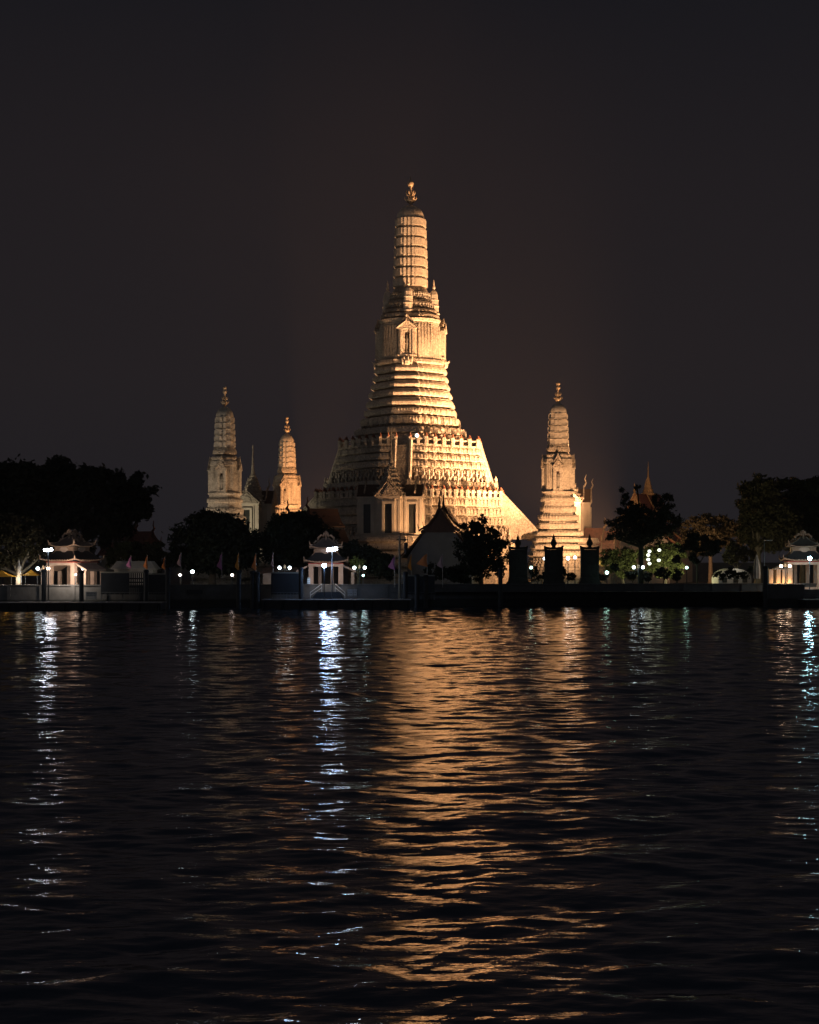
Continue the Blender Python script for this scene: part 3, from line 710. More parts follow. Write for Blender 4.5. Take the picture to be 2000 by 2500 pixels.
# ---------------------------------------------------------------- chinese pavilions by the landing stages
def build_pavilion():
    t = thing('pavilion', 'chinese style landing pavilion in the middle with a bright lamp on its eaves', 'pavilion', (0, 0, 0), 0, 'chinese style landing pavilions')
    def curved_roof(mb, hw, z0, z1, top, up=.25, n=8, edge=.10):
        rings = []
        for i in range(6):
            f = i/5.0; s = hw + (top-hw)*f; z = z0 + (z1-z0)*(f**1.35)
            ring = []
            for k in range(4):
                for j in range(n):
                    u = -1 + 2*j/n; xx, yy = u*s, -s
                    lift = up*(abs(u)**3)*(1-f)
                    a = k*math.pi/2; ring.append((xx*math.cos(a)-yy*math.sin(a), xx*math.sin(a)+yy*math.cos(a), z+lift))
            rings.append(ring)
        low = [(x_, y_, z_-edge) for x_, y_, z_ in rings[0]]
        mb.loft([low] + rings)
    b = MB(); b.box(-3.1, 3.1, -3.1, 3.1, -1.6, 0.0); b.box(-2.8, 2.8, -2.8, 2.8, .002, .18); b.obj('platform', M_PAV, t)
    for sx in (-1, 1):
        for sy in (-1, 1):
            b = MB(); b.box(-.32, .32, -.32, .32, .18, 3.35); b.box(-.40, .40, -.40, .40, .18, .55); b.obj('pillar', M_PAV, t, loc=(sx*2.05, sy*2.05, 0))
        b = MB(); b.box(-.22, .22, -.25, .25, .18, 3.3); b.obj('pillar', M_PAV, t, loc=(sx*.85, 2.1, 0))
    b = MB(); b.box(-2.4, 2.4, -2.4, 2.4, 3.352, 3.72); b.obj('beam', M_PAV, t)
    b = MB(); b.box(-2.46, 2.46, -2.46, 2.46, 3.723, 3.86); b.obj('eave_beam', M_RED, t)
    r1 = MB(); curved_roof(r1, 2.95, 4.02, 5.35, 1.55, .22); o1 = r1.obj('lower_roof', M_PTILE, t)
    ed = MB()
    for k in range(4):
        Mk = Matrix.Rotation(k*math.pi/2, 4, 'Z')
        ed.tube([(-3.0, -3.0, 4.22), (-1.5, -3.0, 3.99), (0, -3.0, 3.97), (1.5, -3.0, 3.99), (3.0, -3.0, 4.22)], .09, 6, Mk)
        ed.tube([(3.05, -3.05, 4.75), (3.0, -3.0, 4.25), (2.35, -2.35, 4.28), (1.55, -1.55, 5.3)], [.04, .15, .11, .10], 6, Mk)
        for j in range(13):
            xx = -2.7+j*.45; ed.ball((xx, -3.04, 4.08+.2*abs(xx/3)**3), .085, 6, 1, Mk)
    ed.obj('ridge', M_PRIDGE, o1)
    b = MB(); b.box(-1.65, 1.65, -1.65, 1.65, 5.30, 5.85); b.obj('drum', M_PRIDGE, t)
    for k in range(4):
        b = MB(); Mk = Matrix.Rotation(k*math.pi/2, 4, 'Z')
        b.prism([(-.8, 5.5), (0, 5.0), (.8, 5.5), (.5, 5.8), (-.5, 5.8)], -1.72, -1.655, Mk); b.obj('carved_panel', M_PAV, t)
    r2 = MB(); curved_roof(r2, 2.15, 5.95, 7.35, .35, .30); o2 = r2.obj('upper_roof', mat('brown_tiles', (.16, .12, .10), .6, .3, 3), t)
    ed = MB()
    for k in range(4):
        Mk = Matrix.Rotation(k*math.pi/2, 4, 'Z')
        ed.tube([(-2.2, -2.2, 6.22), (-1.1, -2.2, 5.95), (0, -2.2, 5.92), (1.1, -2.2, 5.95), (2.2, -2.2, 6.22)], .09, 6, Mk)
        ed.tube([(2.3, -2.3, 6.85), (2.15, -2.15, 6.3), (1.4, -1.4, 6.4), (.35, -.35, 7.3)], [.05, .17, .12, .12], 6, Mk)
    for yy in (-.6, .6):       # cloud-shaped gable scrolls
        pts = [(-1.7, 6.55), (-1.35, 6.95), (-1.05, 6.8), (-1.1, 7.35), (-.65, 7.75), (-.35, 7.6), (-.22, 8.0), (0, 8.2), (.22, 8.0), (.35, 7.6), (.65, 7.75), (1.1, 7.35), (1.05, 6.8), (1.35, 6.95), (1.7, 6.55)]
        ed.tube([(p, yy, q) for p, q in pts], .16, 6)
        ed.tube([(0, yy, 7.0), (0, yy, 8.25)], [.14, .10], 6)
    ed.obj('ridge', M_PRIDGE, o2)
    for s in (-1, 1):           # sloping side canopies
        b = MB(); b.prism([(s*2.45, 3.55), (s*2.45, 3.30), (s*4.1, 2.55), (s*4.1, 2.82)][::s], -1.9, 2.2); b.obj('side_canopy', M_PAV, t)
        for yy in (-1.6, 1.8):
            b = MB(); b.box(-.20, .20, -.2, .2, -1.6, 2.58); b.obj('canopy_post', M_PAV, t, loc=(s*3.7, yy, 0))
    return t
pv = build_pavilion()
x, y, z = P(796, 1442, 213); pv.location = (x, y, z); pv.rotation_euler = (0, 0, R(3))
x, y, z = P(176, 1440, 209); dup(pv, (x, y, z), R(-28), 'chinese style landing pavilion at left with deep red eaves beam, near the trees')
x, y, z = P(1961, 1436, 218); dup(pv, (x, y, z), R(-8), 'chinese style landing pavilion cut by the right edge of the picture')
# white banner columns beside the right pavilion
for i, px in enumerate((1884, 1902, 1916, 1931)):
    x, y, _ = P(px, HY, 216); lbl = ['leftmost', 'second from left', 'third from left', 'rightmost'][i]
    o = MB().box(-.28, .28, -.28, .28, 0, 2.9).box(-.34, .34, -.34, .34, 2.902, 3.02).box(-.34, .34, -.34, .34, -.0, .2).obj('colonnade_pillar', M_PAV, loc=(x, y+.4, 2.0))
    tag(o, lbl + ' of the four pale uplit pillars beside the right pavilion', 'pillar', 'pale pillars beside the right pavilion')
for px in (1893, 1910, 1924):
    x, y, _ = P(px, HY, 216)
    l = bpy.data.lights.new('uplight', 'POINT'); l.energy = 55; l.color = (1, .55, .2); l.shadow_soft_size = .08
    o = bpy.data.objects.new('uplight', l); COL.objects.link(o); o.location = (x, y-.5, 3.12); o.visible_glossy = False

# ---------------------------------------------------------------- three dark steles
def build_stele():
    t = thing('stone_stele', '', 'stele', (0, 0, 0), 0, 'three dark framed steles on the river wall')
    b = MB(); b.box(-1.9, 1.9, -.7, .7, 0, .9, tx=.2, ty=.1); b.box(-1.55, 1.55, -.55, .55, .902, 1.6, tx=.15, ty=.05); b.obj('base', M_STELE, t)
    b = MB(); b.box(-1.25, 1.25, -.32, .32, 1.602, 5.6); b.box(-1.38, -1.10, -.4, .4, 1.603, 5.62); b.box(1.10, 1.38, -.4, .4, 1.603, 5.62); b.obj('slab', M_STELE, t)
    b = MB(); b.prism([(-1.42, 5.625), (1.42, 5.625), (1.50, 6.2), (1.1, 6.02), (.5, 5.95), (0, 5.95), (-.5, 5.95), (-1.1, 6.02), (-1.50, 6.2)], -.45, .45); b.obj('cap', M_STELE, t)
    b = MB(); b.lathe([(.34, 5.9), (.25, 6.1), (.46, 6.35), (.50, 6.6), (.34, 6.95), (.20, 7.15), (.24, 7.3), (.10, 7.6), (.02, 7.9)], 12); b.obj('finial', M_STELE, t)
    return t
st = build_stele()
for i, (px, lb) in enumerate(((1265, 'dark framed stele nearest the leafy tree by the grey gabled hall'), (1352, 'dark framed stele in the middle, in front of the right tower'), (1440, 'dark framed stele at the right edge of the right tower'))):
    x, y, _ = P(px, HY, 217)
    o = st if i == 0 else dup(st, (0, 0, 0))
    o.location = (x, y, 2.3); o['label'] = lb; o.scale = (.93, 1, .98)

# ---------------------------------------------------------------- lamps
def globe(parent, loc, m, r=.22):
    b = MB(); b.ball((0, 0, 0), r, 12); return b.obj('globe', m, parent, True, loc=loc)
def twin_lamp(px, py, D, half, label, m=L_GLOBE, m2=None):
    x, y, z = P(px, py, D); zb = GZ
    t = thing('twin_globe_lamp', label, 'street lamp', (x, y, zb), 0, 'street lamps with two glowing globes'); z -= zb
    b = MB(); b.tube([(0, 0, 0), (0, 0, .5), (0, 0, z+.1)], [.14, .07, .05], 8); b.obj('pole', M_STEEL, t)
    b = MB(); b.tube([(-half, 0, z-.25), (-half*.5, 0, z-.4), (0, 0, z-.15), (half*.5, 0, z-.4), (half, 0, z-.25)], .035, 6); b.obj('arm', M_STEEL, t)
    b = MB(); b.lathe([(.05, z-.15), (.16, z), (.10, z+.15), (.14, z+.25), (.02, z+.5)], 8); b.obj('ornament', M_GOLD, t)
    globe(t, (-half, 0, z), m); globe(t, (half, 0, z), m2 or m)
twin_lamp(105, 1388, 206, .72, 'twin globe street lamp before the left pavilion canopy', L_GLOBE, L_WARM)
twin_lamp(695, 1386, 211, .70, 'twin globe street lamp behind the dark pier shelter, left of the middle pavilion')
twin_lamp(878, 1386, 213, .72, 'twin globe street lamp just right of the middle pavilion')
twin_lamp(1559, 1385, 216, .65, 'twin globe street lamp at the foot of the sparse tree')
twin_lamp(1918, 1382, 213, .60, 'twin globe street lamp left of the right pavilion', L_WARM)
def post_lamp(px, py, D, label, m, r=.22):
    x, y, z = P(px, py, D); t = thing('globe_lamp', label, 'lamp', (x, y, GZ), 0, 'single globe lamps behind the river wall'); z -= GZ
    b = MB(); b.tube([(0, 0, 0), (0, 0, .4), (0, 0, z-r*.9)], [.13, .07, .06], 8); b.lathe([(.06, z-r-.12), (.14, z-r-.02), (.10, z-r*.8)], 8); b.obj('pole', M_STEEL, t)
    globe(t, (0, 0, z), m, r)
L_GRN = lamp_mat('lit_green_white', (.55, 1.0, .80), 9); L_PINK = lamp_mat('lit_rosy', (1.0, .80, .72), 8)
post_lamp(202, 1388, 206, 'single globe lamp at the right corner of the left pavilion', L_PINK)
post_lamp(440, 1404, 212, 'rosy globe lamp under the dark round tree, left of its pair', L_PINK, .2)
post_lamp(470, 1396, 213, 'brighter cool globe lamp under the dark round tree', L_GLOBE, .26)
post_lamp(567, 1404, 213, 'globe lamp just left of the saffron flag pile', L_PINK, .2)
post_lamp(887, 1405, 211, 'small bluish lamp low right of the middle pavilion', L_TEAL, .15)
post_lamp(1297, 1386, 214, 'greenish globe lamp between the first two dark steles', L_GRN, .2)
post_lamp(1387, 1363, 222, 'big pale globe lamp high between the last two dark steles', L_GLOBE, .26)
post_lamp(1404, 1361, 223, 'smaller pale globe lamp close by the last dark stele', L_GLOBE, .22)
post_lamp(1330, 1364, 222, 'pale globe lamp peeping past the middle dark stele', L_GLOBE, .22)
post_lamp(1482, 1398, 215, 'greenish globe lamp right of the last dark stele', L_GRN, .24)
post_lamp(1677, 1386, 217, 'green globe lamp under the clipped dark tree', L_GRN, .2)
post_lamp(185, 1403, 205, 'small low lamp at the steps of the left pavilion', L_PINK, .14)
def mast(px, py, D, n, label, m, r=.27, sp=.42):
    x, y, z = P(px, py, D); t = thing('floodlight_mast', label, 'floodlight', (x, y, .8), 0, 'lamp masts with cool white heads'); z -= .8
    b = MB(); b.tube([(0, 0, 0), (0, 0, z)], [.08, .06], 8); b.obj('pole', M_STEEL, t)
    if n > 1: b = MB(); b.box(-sp*(n-1)/2-.1, sp*(n-1)/2+.1, -.04, .04, z-.06, z+.02); b.obj('crossbar', M_STEEL, t)
    for i in range(n):
        xx = (i-(n-1)/2)*sp
        b = MB(); b.ball((0, 0, 0), r, 10); b.obj('lamp_head', m, t, True, loc=(xx, -.1, z+.05+.04*i))
        b = MB(); b.lathe([(r*.5, r*.80), (r*.7, r*.95), (.02, r*1.2)], 8); b.obj('lamp_hood', M_STEEL, t, loc=(xx, -.1, z+.05+.04*i))
mast(118, 1344, 197, 3, 'tall mast with three cool white lamps above the left pavilion', lamp_mat('lit_pale_blue', (.82, .88, 1), 65), .19, .40)
mast(811, 1343, 200.5, 4, 'tall mast with a row of cool white lamps before the middle pavilion', L_BLUE, .25, .32)
mast(792, 1382, 200, 1, 'single dazzling blue-white lamp before the middle pavilion', lamp_mat('lit_deep_blue', (0.34, 0.55, 1.0), 170), .27)
mast(1977, 1364, 211, 1, 'single bluish lamp on a mast before the right pavilion', lamp_mat('lit_blue_green', (.5, .88, 1.0), 110), .28)
# hanging lanterns in the lit garden on the right
for i, (px, py, lb) in enumerate(((1586, 1346, 'topmost left'), (1583, 1355, 'second left'), (1583, 1366, 'third left'), (1586, 1376, 'lowest left'), (1610, 1343, 'topmost right'), (1609, 1368, 'lower right'))):
    x, y, z = P(px, py, 224)
    t = thing('garden_lantern', lb + ' of the round paper lanterns hung in the green lit garden', 'lantern', (x, y, z), 0, 'round lanterns hung in the garden')
    b = MB(); b.ball((0, 0, 0), .27, 10, .85); b.obj('lantern_shade', lamp_mat('lit_lantern_%d' % i, (.92, 1.0, .80), 2.2), t, True)
    b = MB(); b.tube([(0, 0, .22), (0, 0, .75)], .012, 4); b.obj('cord', M_STEEL, t)
# street light with a flat head, unlit
x, y, _ = P(1866, HY, 213); t = thing('street_light', 'unlit flat headed street light left of the right pavilion', 'street lamp', (x, y, 1.0))
b = MB(); b.tube([(0, 0, 0), (0, 0, 8.0)], [.1, .06], 8); b.obj('pole', M_STEEL, t)
b = MB(); b.box(-.05, 1.15, -.12, .12, 8.0, 8.1); b.obj('lamp_head', M_SIGN, t)

x, y, z = (1.3, 268.5, 27.6)
t = thing('terrace_floodlight', 'round white lamp on the upper terrace of the central tower', 'floodlight', (x, y, z))
b = MB(); b.tube([(0, 0, -.9), (0, 0, .4)], .05, 6); b.obj('bracket', M_STEEL, t); globe(t, (0, 0, .6), lamp_mat('lit_cream', (1, .95, .8), 3.0), .34)
# ---------------------------------------------------------------- flags
def pennant(px, ytip, ybot, wpx, D, label, m, cat='flag', lean=0):
    x, y, zt = P(px, ytip, D); zb = 2.6; s = D/F
    t = thing('flag', label, cat, (x, y, zb), 0, 'temple flags along the river wall'); h = zt-zb
    b = MB(); b.tube([(0, 0, 0), (0, 0, h+.1)], .035, 6); b.obj('flagpole', M_SIGN, t)
    L = (ybot-ytip)*s; wd = wpx*s; vs = []; n = 9
    for i in range(n):
        f = i/(n-1)
        for j in range(4):
            g_ = j/3
            xx = g_*wd*(f**.8) + .05*math.sin(f*9+j)*min(1, f*3); yy = .13*math.sin(g_*5 + f*4)*f - .05
            vs.append((xx, yy, h - f*L*(1-.22*g_*(1 if lean == 0 else -lean))))
    fs = [(i*4+j, i*4+j+1, (i+1)*4+j+1, (i+1)*4+j) for i in range(n-1) for j in range(3)]
    n0 = len(vs); vs2 = vs + [(a, b_+.02, c) for a, b_, c in vs]
    fs2 = fs + [tuple(q+n0 for q in reversed(f)) for f in fs]
    b = MB(); b.add(vs2, fs2); b.obj('cloth', m, t, True)
for a in ((320, 1358, 1388, -12, 206, 'drooping purple flag in front of the low pale roof', M_CLOTHP),
          (360, 1357, 1390, -10, 206, 'rust orange flag right of the low pale roof', M_CLOTHO),
          (403, 1360, 1392, -8, 207, 'dim rust flag beside the tall mooring pile left of the dark round tree', M_CLOTHO),
          (442, 1350, 1384, -10, 207, 'dim red and white flag over the rosy globe lamp', M_CLOTHR),
          (542, 1350, 1392, -12, 207, 'full purple flag under the dark round tree', M_CLOTHP),
          (583, 1350, 1394, -9, 207, 'narrow saffron flag above a pair of mooring piles', M_CLOTHY),
          (625, 1352, 1394, -10, 207, 'narrow rust flag left of the booth', M_CLOTHO),
          (667, 1350, 1385, -5, 209, 'thin dark flag beside the booth roof', M_CLOTHR),
          (964, 1358, 1392, -16, 208, 'purple flag beside the utility pole', M_CLOTHP),
          (1005, 1352, 1394, -9, 208, 'narrow saffron flag at the left foot of the grey gabled hall', M_CLOTHY),
          (1043, 1352, 1384, -26, 208, 'wide orange flag blown out before the grey gabled hall', M_CLOTHO),
          (1081, 1354, 1388, -14, 208, 'dark red and white striped flag right of the wide orange flag', M_CLOTHR)):
    pennant(*a)

# ---------------------------------------------------------------- utility pole, piles, piers
x, y, _ = P(976, HY, 207); t = thing('utility_pole', 'pale utility pole with crossarm left of the gabled hall', 'pole', (x, y, 0))
h = P(0, 1308, 207)[2]
b = MB(); b.tube([(0, 0, 0), (0, 0, h)], [.19, .14], 8); b.obj('pole', mat('pale_concrete', (.16, .16, .14), .8), t)
b = MB(); b.box(-.45, 1.15, -.07, .07, h-.62, h-.45); b.tube([(0, 0, h-1.4), (.8, 0, h-.6)], .04, 5); b.obj('crossarm', M_DARK, t)
b = MB(); b.lathe([(.05, h-2.5), (.24, h-2.4), (.24, h-1.0), (.06, h-.9)], 8); b.obj('transformer', M_DARK, t, loc=(.85, 0, 0))

piles = [(107, 1396, 199, 'outermost dark mooring pile left of the left pavilion'), (199, 1398, 199, 'dark mooring pile at the right edge of the left pavilion'),
         (357, 1397, 200, 'dark mooring pile at the end of the latticed pier shelter'), (410, 1392, 199, 'thickest dark mooring pile left of the round tree'),
         (583, 1398, 200, 'dark mooring pile below the saffron flag'), (617, 1400, 201, 'dark mooring pile below the rust flag, left of its twin'), (629, 1402, 201, 'dark mooring pile below the rust flag, right of its twin'),
         (735, 1392, 201, 'dark mooring pile beside the middle pavilion'), (990, 1402, 202, 'dark mooring pile right of the two small white signs'), (1018, 1408, 203, 'dark mooring pile under the narrow saffron flag'), (1040, 1410, 203, 'dark mooring pile under the wide orange flag'),
         (1222, 1392, 204, 'lone dark mooring pile under the leafy tree'), (1869, 1388, 206, 'dark mooring pile left of the right pier platform')]
pile0 = None
for px, py, D, lb in piles:
    x, y, z = P(px, py, D)
    if pile0 is None:
        pile0 = thing('mooring_pile', lb, 'mooring pile', (x, y, -1.5), 0, 'dark mooring piles standing in the river')
        b = MB(); b.lathe([(.30, 0), (.30, 1)], 12); o = b.obj('pile_shaft', M_PILE, pile0, True); o.scale = (1, 1, z+1.5)
        b = MB(); b.lathe([(.34, 0), (.36, .1), (.36, .26), (.24, .36), (.02, .40)], 12); o = b.obj('pile_cap', M_DARK, pile0, loc=(0, 0, z+1.5-.05))
    else:
        r_ = dup(pile0, (x, y, -1.5), 0, lb)
        for c in r_.children:
            if c.name.startswith('pile_shaft'): c.scale = (1, 1, z+1.5)
            else: c.location = (0, 0, z+1.45)

def pontoon(px0, px1, D, ztop, label, depth=4):
    x0, x1 = P(px0, 0, D)[0], P(px1, 0, D)[0]
    t = thing('pontoon', label, 'pontoon', ((x0+x1)/2, D, 0)); h = (x1-x0)/2
    b = MB(); b.box(-h, h, 0, depth, -.6, ztop-.1, tx=-.0); b.obj('hull', M_HULL, t)
    b = MB(); b.box(-h-.1, h+.1, -.1, depth+.1, ztop-.098, ztop); b.obj('deck', mat('worn_deck', (.22, .22, .23), .6, .4, 2.0), t)
    n = int(2*h/2.2); b = MB()
    for i in range(n+1):
        b.tube([(-h+.3+i*(2*h-.6)/n, -.15, -.3), (-h+.3+i*(2*h-.6)/n, -.15, ztop-.15)], .13, 8)
    b.obj('fender', M_HULL, t)['kind'] = 'stuff'
    return t
pontoon(-30, 392, 192, .98, 'long black pontoon in front of the left pavilion')
pontoon(640, 1002, 198, 1.18, 'black pontoon with a lit pale deck edge before the middle pavilion')
pontoon(1968, 2060, 205, 1.0, 'short black pontoon at the right edge')
# gangway steps before the middle pavilion
x, y, _ = P(800, HY, 203.5); t = thing('landing_steps', 'landing steps with handrails leading up to the middle pavilion', 'steps', (x, y, 1.0))
b = MB()
for i in range(6): b.box(-2.2+.12*i, 2.2-.12*i, i*.32, 2.6, i*.17, i*.17+.165)
b.obj('steps', M_DARK, t)
for s in (-1, 1):
    b = MB(); b.tube([(s*2.3, 0, .2), (s*2.3, 0, 1.0), (s*.9, 2.2, 2.1), (s*.9, 2.2, 1.0)], .04, 6); b.tube([(s*2.3, 0, .6), (s*.9, 2.2, 1.6)], .03, 6); b.obj('handrail', M_SIGN, t)

def pier_shelter(px0, px1, ytop, D, label, lattice):
    x0, x1 = P(px0, 0, D)[0], P(px1, 0, D)[0]; zt = P(0, ytop, D)[2]
    t = thing('pier_shelter', label, 'pier shelter', ((x0+x1)/2, D, 1.0), 0, 'dark flat pier shelters'); h = (x1-x0)/2; zt -= 1.0
    b = MB(); b.box(-h, h, 0, 3, zt-.16, zt); b.obj('roof', mat('shelter_roof_edge', (.20, .20, .17), .6), t)
    sol = h if not lattice else h*.30
    b = MB(); b.box(-h+.05, sol-.05, .15, .25, .75, zt-.17); b.obj('side_panel', M_DARK, t)
    for q in (-h+.1, 0, h-.1):
        b = MB(); b.box(q-.09, q+.09, .26, .44, 0, zt-.165); b.obj('post', M_STEEL, t)
    b = MB(); b.tube([(-h, -.05, 1.0), (h, -.05, 1.0)], .035, 6); b.tube([(-h, -.05, .6), (h, -.05, .6)], .025, 6)
    for i in range(10): b.tube([(-h+2*h*i/9, -.05, 0), (-h+2*h*i/9, -.05, 1.0)], .025, 6)
    b.obj('railing', M_STEEL, t)
    if lattice:
        b = MB(); n = 7
        for i in range(n+1):
            xx = sol + (h-.1-sol)*i/n; b.box(xx-.07, xx+.07, .12, .2, .75, zt-.17)
        for zz in (1.7, 2.3, 2.8): b.box(sol, h-.1, .205, .25, zz-.06, zz+.14)
        b.obj('lattice_screen', M_DARK, t)
    return t
pier_shelter(245, 352, 1396, 203, 'dark pier shelter with a lattice screen at its right end', True)
pier_shelter(352, 404, 1400, 203, 'short dark pier shelter left of the thick mooring pile', False)
pier_shelter(661, 733, 1397, 203, 'black boxy pier shelter left of the middle pavilion', False)
pier_shelter(986, 1062, 1404, 204, 'dark pier shelter right of the utility pole', False)
x, y, _ = P(1920, HY, 209)
t = thing('pier_platform', 'grey block landing platform before the right pavilion', 'platform', (x, y, -.5))
b = MB(); b.box(-2.55, 2.55, 0, 3, 0, 3.35); b.obj('block', M_QUAY, t)
b = MB(); b.box(-2.65, 2.65, -.1, 3.1, 3.352, 3.5); b.obj('slab_top', M_QUAY, t)
x, y, _ = P(1990, HY, 208); t = thing('landing_steps', 'dark landing steps at the right edge', 'steps', (x, y, .5))
b = MB()
for i in range(6): b.box(-1.3, 1.3, i*.3, 2.4, i*.3, i*.3+.295)
b.obj('steps', M_QUAY, t)

def board(px, py, wpx, hpx, D, label, rows=3, m=M_SIGN, posts=True, name='sign_board', split=0):
    x, y, z = P(px, py, D); s = D/F; w2, h2 = wpx*s/2, hpx*s/2
    t = thing(name, label, 'sign', (x, y, z-h2))
    b = MB(); b.box(-w2, w2, 0, .06, 0, 2*h2); b.obj('panel', m, t)
    if posts:
        b = MB()
        for q in (-.8, .8): b.tube([(q*w2, .1, -1.2), (q*w2, .1, h2*2)], .03, 5)
        b.obj('post', M_STEEL, t)
    if rows:
        b = MB(); rr = random.Random(px)
        for r_ in range(rows):
            xx = -w2*.85; zz = 2*h2*(r_+.5)/rows
            while xx < w2*.8:
                l = rr.uniform(.05, .16); b.box(xx, min(xx+l, w2*.88), -.012, -.002, zz-.16*h2/rows*2, zz+.16*h2/rows*2); xx += l+.05
        b.obj('lettering', M_INK, t)
board(223, 1451, 26, 12, 200.5, 'pale notice board low on the wall right of the left pavilion', 2)
board(223, 1460.5, 26, 3.2, 200.5, 'narrow pale strip sign under the notice board at left', 0, posts=False)
board(855, 1447, 12.5, 17, 201, 'larger of the two pale notice boards right of the landing steps', 4)
board(867, 1447, 8, 17, 201, 'smaller of the two pale notice boards right of the landing steps', 4)
board(985, 1407, 10, 5.5, 205, 'upper small white sign beside the utility pole', 2)
board(985, 1415.5, 10, 5, 205, 'lower small white sign beside the utility pole', 1)
board(475, 1445, 39, 9, 205, 'dark blank plaque on the river wall under the round tree', 0, M_DARK, False)
board(754, 1418, 7, 15, 207, 'bluish white info panel at the left pillar of the middle pavilion', 3, mat('blue_white_panel', (.5, .62, .72), .6, emit=(.5, .7, .9), es=.25))

# ---------------------------------------------------------------- market canopies at the left
def canopy(px0, px1, y0, y1, D, label):
    x0, x1 = P(px0, 0, D)[0], P(px1, 0, D)[0]; zt = P(0, y0, D)[2]; ze = P(0, y1, D)[2]
    t = thing('market_canopy', label, 'canopy', ((x0+x1)/2, D, GZ-.05), 0, 'yellow canvas canopies under the left tree'); h = (x1-x0)/2; zt -= GZ-.05; ze -= GZ-.05
    b = MB(); b.loft([[(-h, -1.4, ze), (h, -1.4, ze), (h, 1.4, ze), (-h, 1.4, ze)], [(-h*.45, -.6, ze+(zt-ze)*.4), (h*.45, -.6, ze+(zt-ze)*.4), (h*.45, .6, ze+(zt-ze)*.4), (-h*.45, .6, ze+(zt-ze)*.4)], [(-.04, -.04, zt), (.04, -.04, zt), (.04, .04, zt), (-.04, .04, zt)]])
    b.obj('canvas', M_TENT, t)
    for sx in (-1, 1):
        for sy in (-1, 1):
            b = MB(); b.tube([(sx*(h-.05), sy*1.3, 0), (sx*(h-.05), sy*1.3, ze+.02)], .04, 6); b.obj('post', M_STEEL, t)
    b = MB(); b.box(-h*.8, h*.8, -.4, .5, 0, 1.0); b.obj('counter', M_WHITE, t)
canopy(-25, 34, 1392, 1408, 209, 'yellow market canopy cut by the left edge')
canopy(55, 98, 1391, 1405, 210, 'yellow market canopy between the forked trunk and the left pavilion')
for px, py, e_, c in ((12, 1412, 90, (1, .9, .75)), (72, 1410, 90, (.7, .85, 1)), (48, 1413, 120, (1, .75, .45))):
    x, y, z = P(px, py, 208)
    l = bpy.data.lights.new('stall_light', 'POINT'); l.energy = e_; l.color = c; l.shadow_soft_size = .1
    o = bpy.data.objects.new('stall_light', l); COL.objects.link(o); o.location = (x, y, z); o.visible_glossy = False
x, y, z = P(46, 1380, 209)
t = thing('standing_figure', 'white lit shrine figure on a pedestal in front of the forked trunk', 'statue', (x, y, GZ))
b = MB(); b.box(-.3, .3, -.3, .3, 0, 2.0); b.obj('pedestal', M_WHITE, t)
b = MB(); b.lathe([(.26, 2.0), (.32, 2.3), (.30, 3.0), (.36, 3.5), (.14, 3.75), (.20, 3.95), (.17, 4.15), (.05, 4.4)], 10); b.obj('body', M_WHITE, t, True)
# closed white umbrella
x, y, _ = P(1848, HY, 214); t = thing('closed_parasol', 'tall closed white parasol beside the domed building', 'parasol', (x, y, GZ))
b = MB(); prof = [(.42, 1.7), (.46, 2.3), (.42, 3.2), (.28, 4.2), (.10, 4.95), (.02, 5.1)]
b.loft([[(r_*(1+.16*(k % 2))*math.cos(2*math.pi*k/16), r_*(1+.16*(k % 2))*math.sin(2*math.pi*k/16), z_) for k in range(16)] for r_, z_ in prof]); b.obj('canvas', M_CANV, t)
b = MB(); b.tube([(0, 0, 0), (0, 0, 5.2)], .04, 6); b.obj('pole', M_STEEL, t)

# ---------------------------------------------------------------- trees
def leaves_mesh(blobs, n, size, m, seed, hollow=.35, gap=.0):
    rng = np.random.default_rng(seed)
    vol = np.array([b[3]*b[4]*b[5] for b in blobs])**.75; vol /= vol.sum()
    pts = []
    for b, f in zip(blobs, vol):
        k = int(n*f); nc = max(7, int(k/75))
        u = rng.normal(size=(nc, 3)); u /= np.linalg.norm(u, axis=1)[:, None]
        rad = (hollow + (1-hollow)*rng.random(nc)**.5)[:, None]*(1+.10*rng.normal(size=nc))[:, None]
        cc = u*rad*1.02
        who = rng.integers(0, nc, k)
        p = cc[who]*1.0 + rng.normal(size=(k, 3))*(0.135 if nc > 12 else .2)
        pts.append(p*np.array(b[3:6]) + np.array(b[:3]))
    p = np.concatenate(pts); k = len(p)
    a = rng.normal(size=(k, 3)); a /= np.linalg.norm(a, axis=1)[:, None]
    c = rng.normal(size=(k, 3)); c -= (c*a).sum(1)[:, None]*a; c /= np.linalg.norm(c, axis=1)[:, None]
    s = (size*(.6+.8*rng.random(k)))[:, None]
    v = np.stack([p-a*s, p-c*s*.5, p+a*s, p+c*s*.5], 1).reshape(-1, 3)
    me = bpy.data.meshes.new('crown'); me.vertices.add(len(v)); me.vertices.foreach_set('co', v.ravel().astype(np.float32))
    me.loops.add(4*k); me.loops.foreach_set('vertex_index', np.arange(4*k, dtype=np.int32)); me.polygons.add(k)
    me.polygons.foreach_set('loop_start', np.arange(0, 4*k, 4, dtype=np.int32)); me.polygons.foreach_set('loop_total', np.full(k, 4, dtype=np.int32))
    me.update(); me.materials.append(m); return me
SEED = [10]
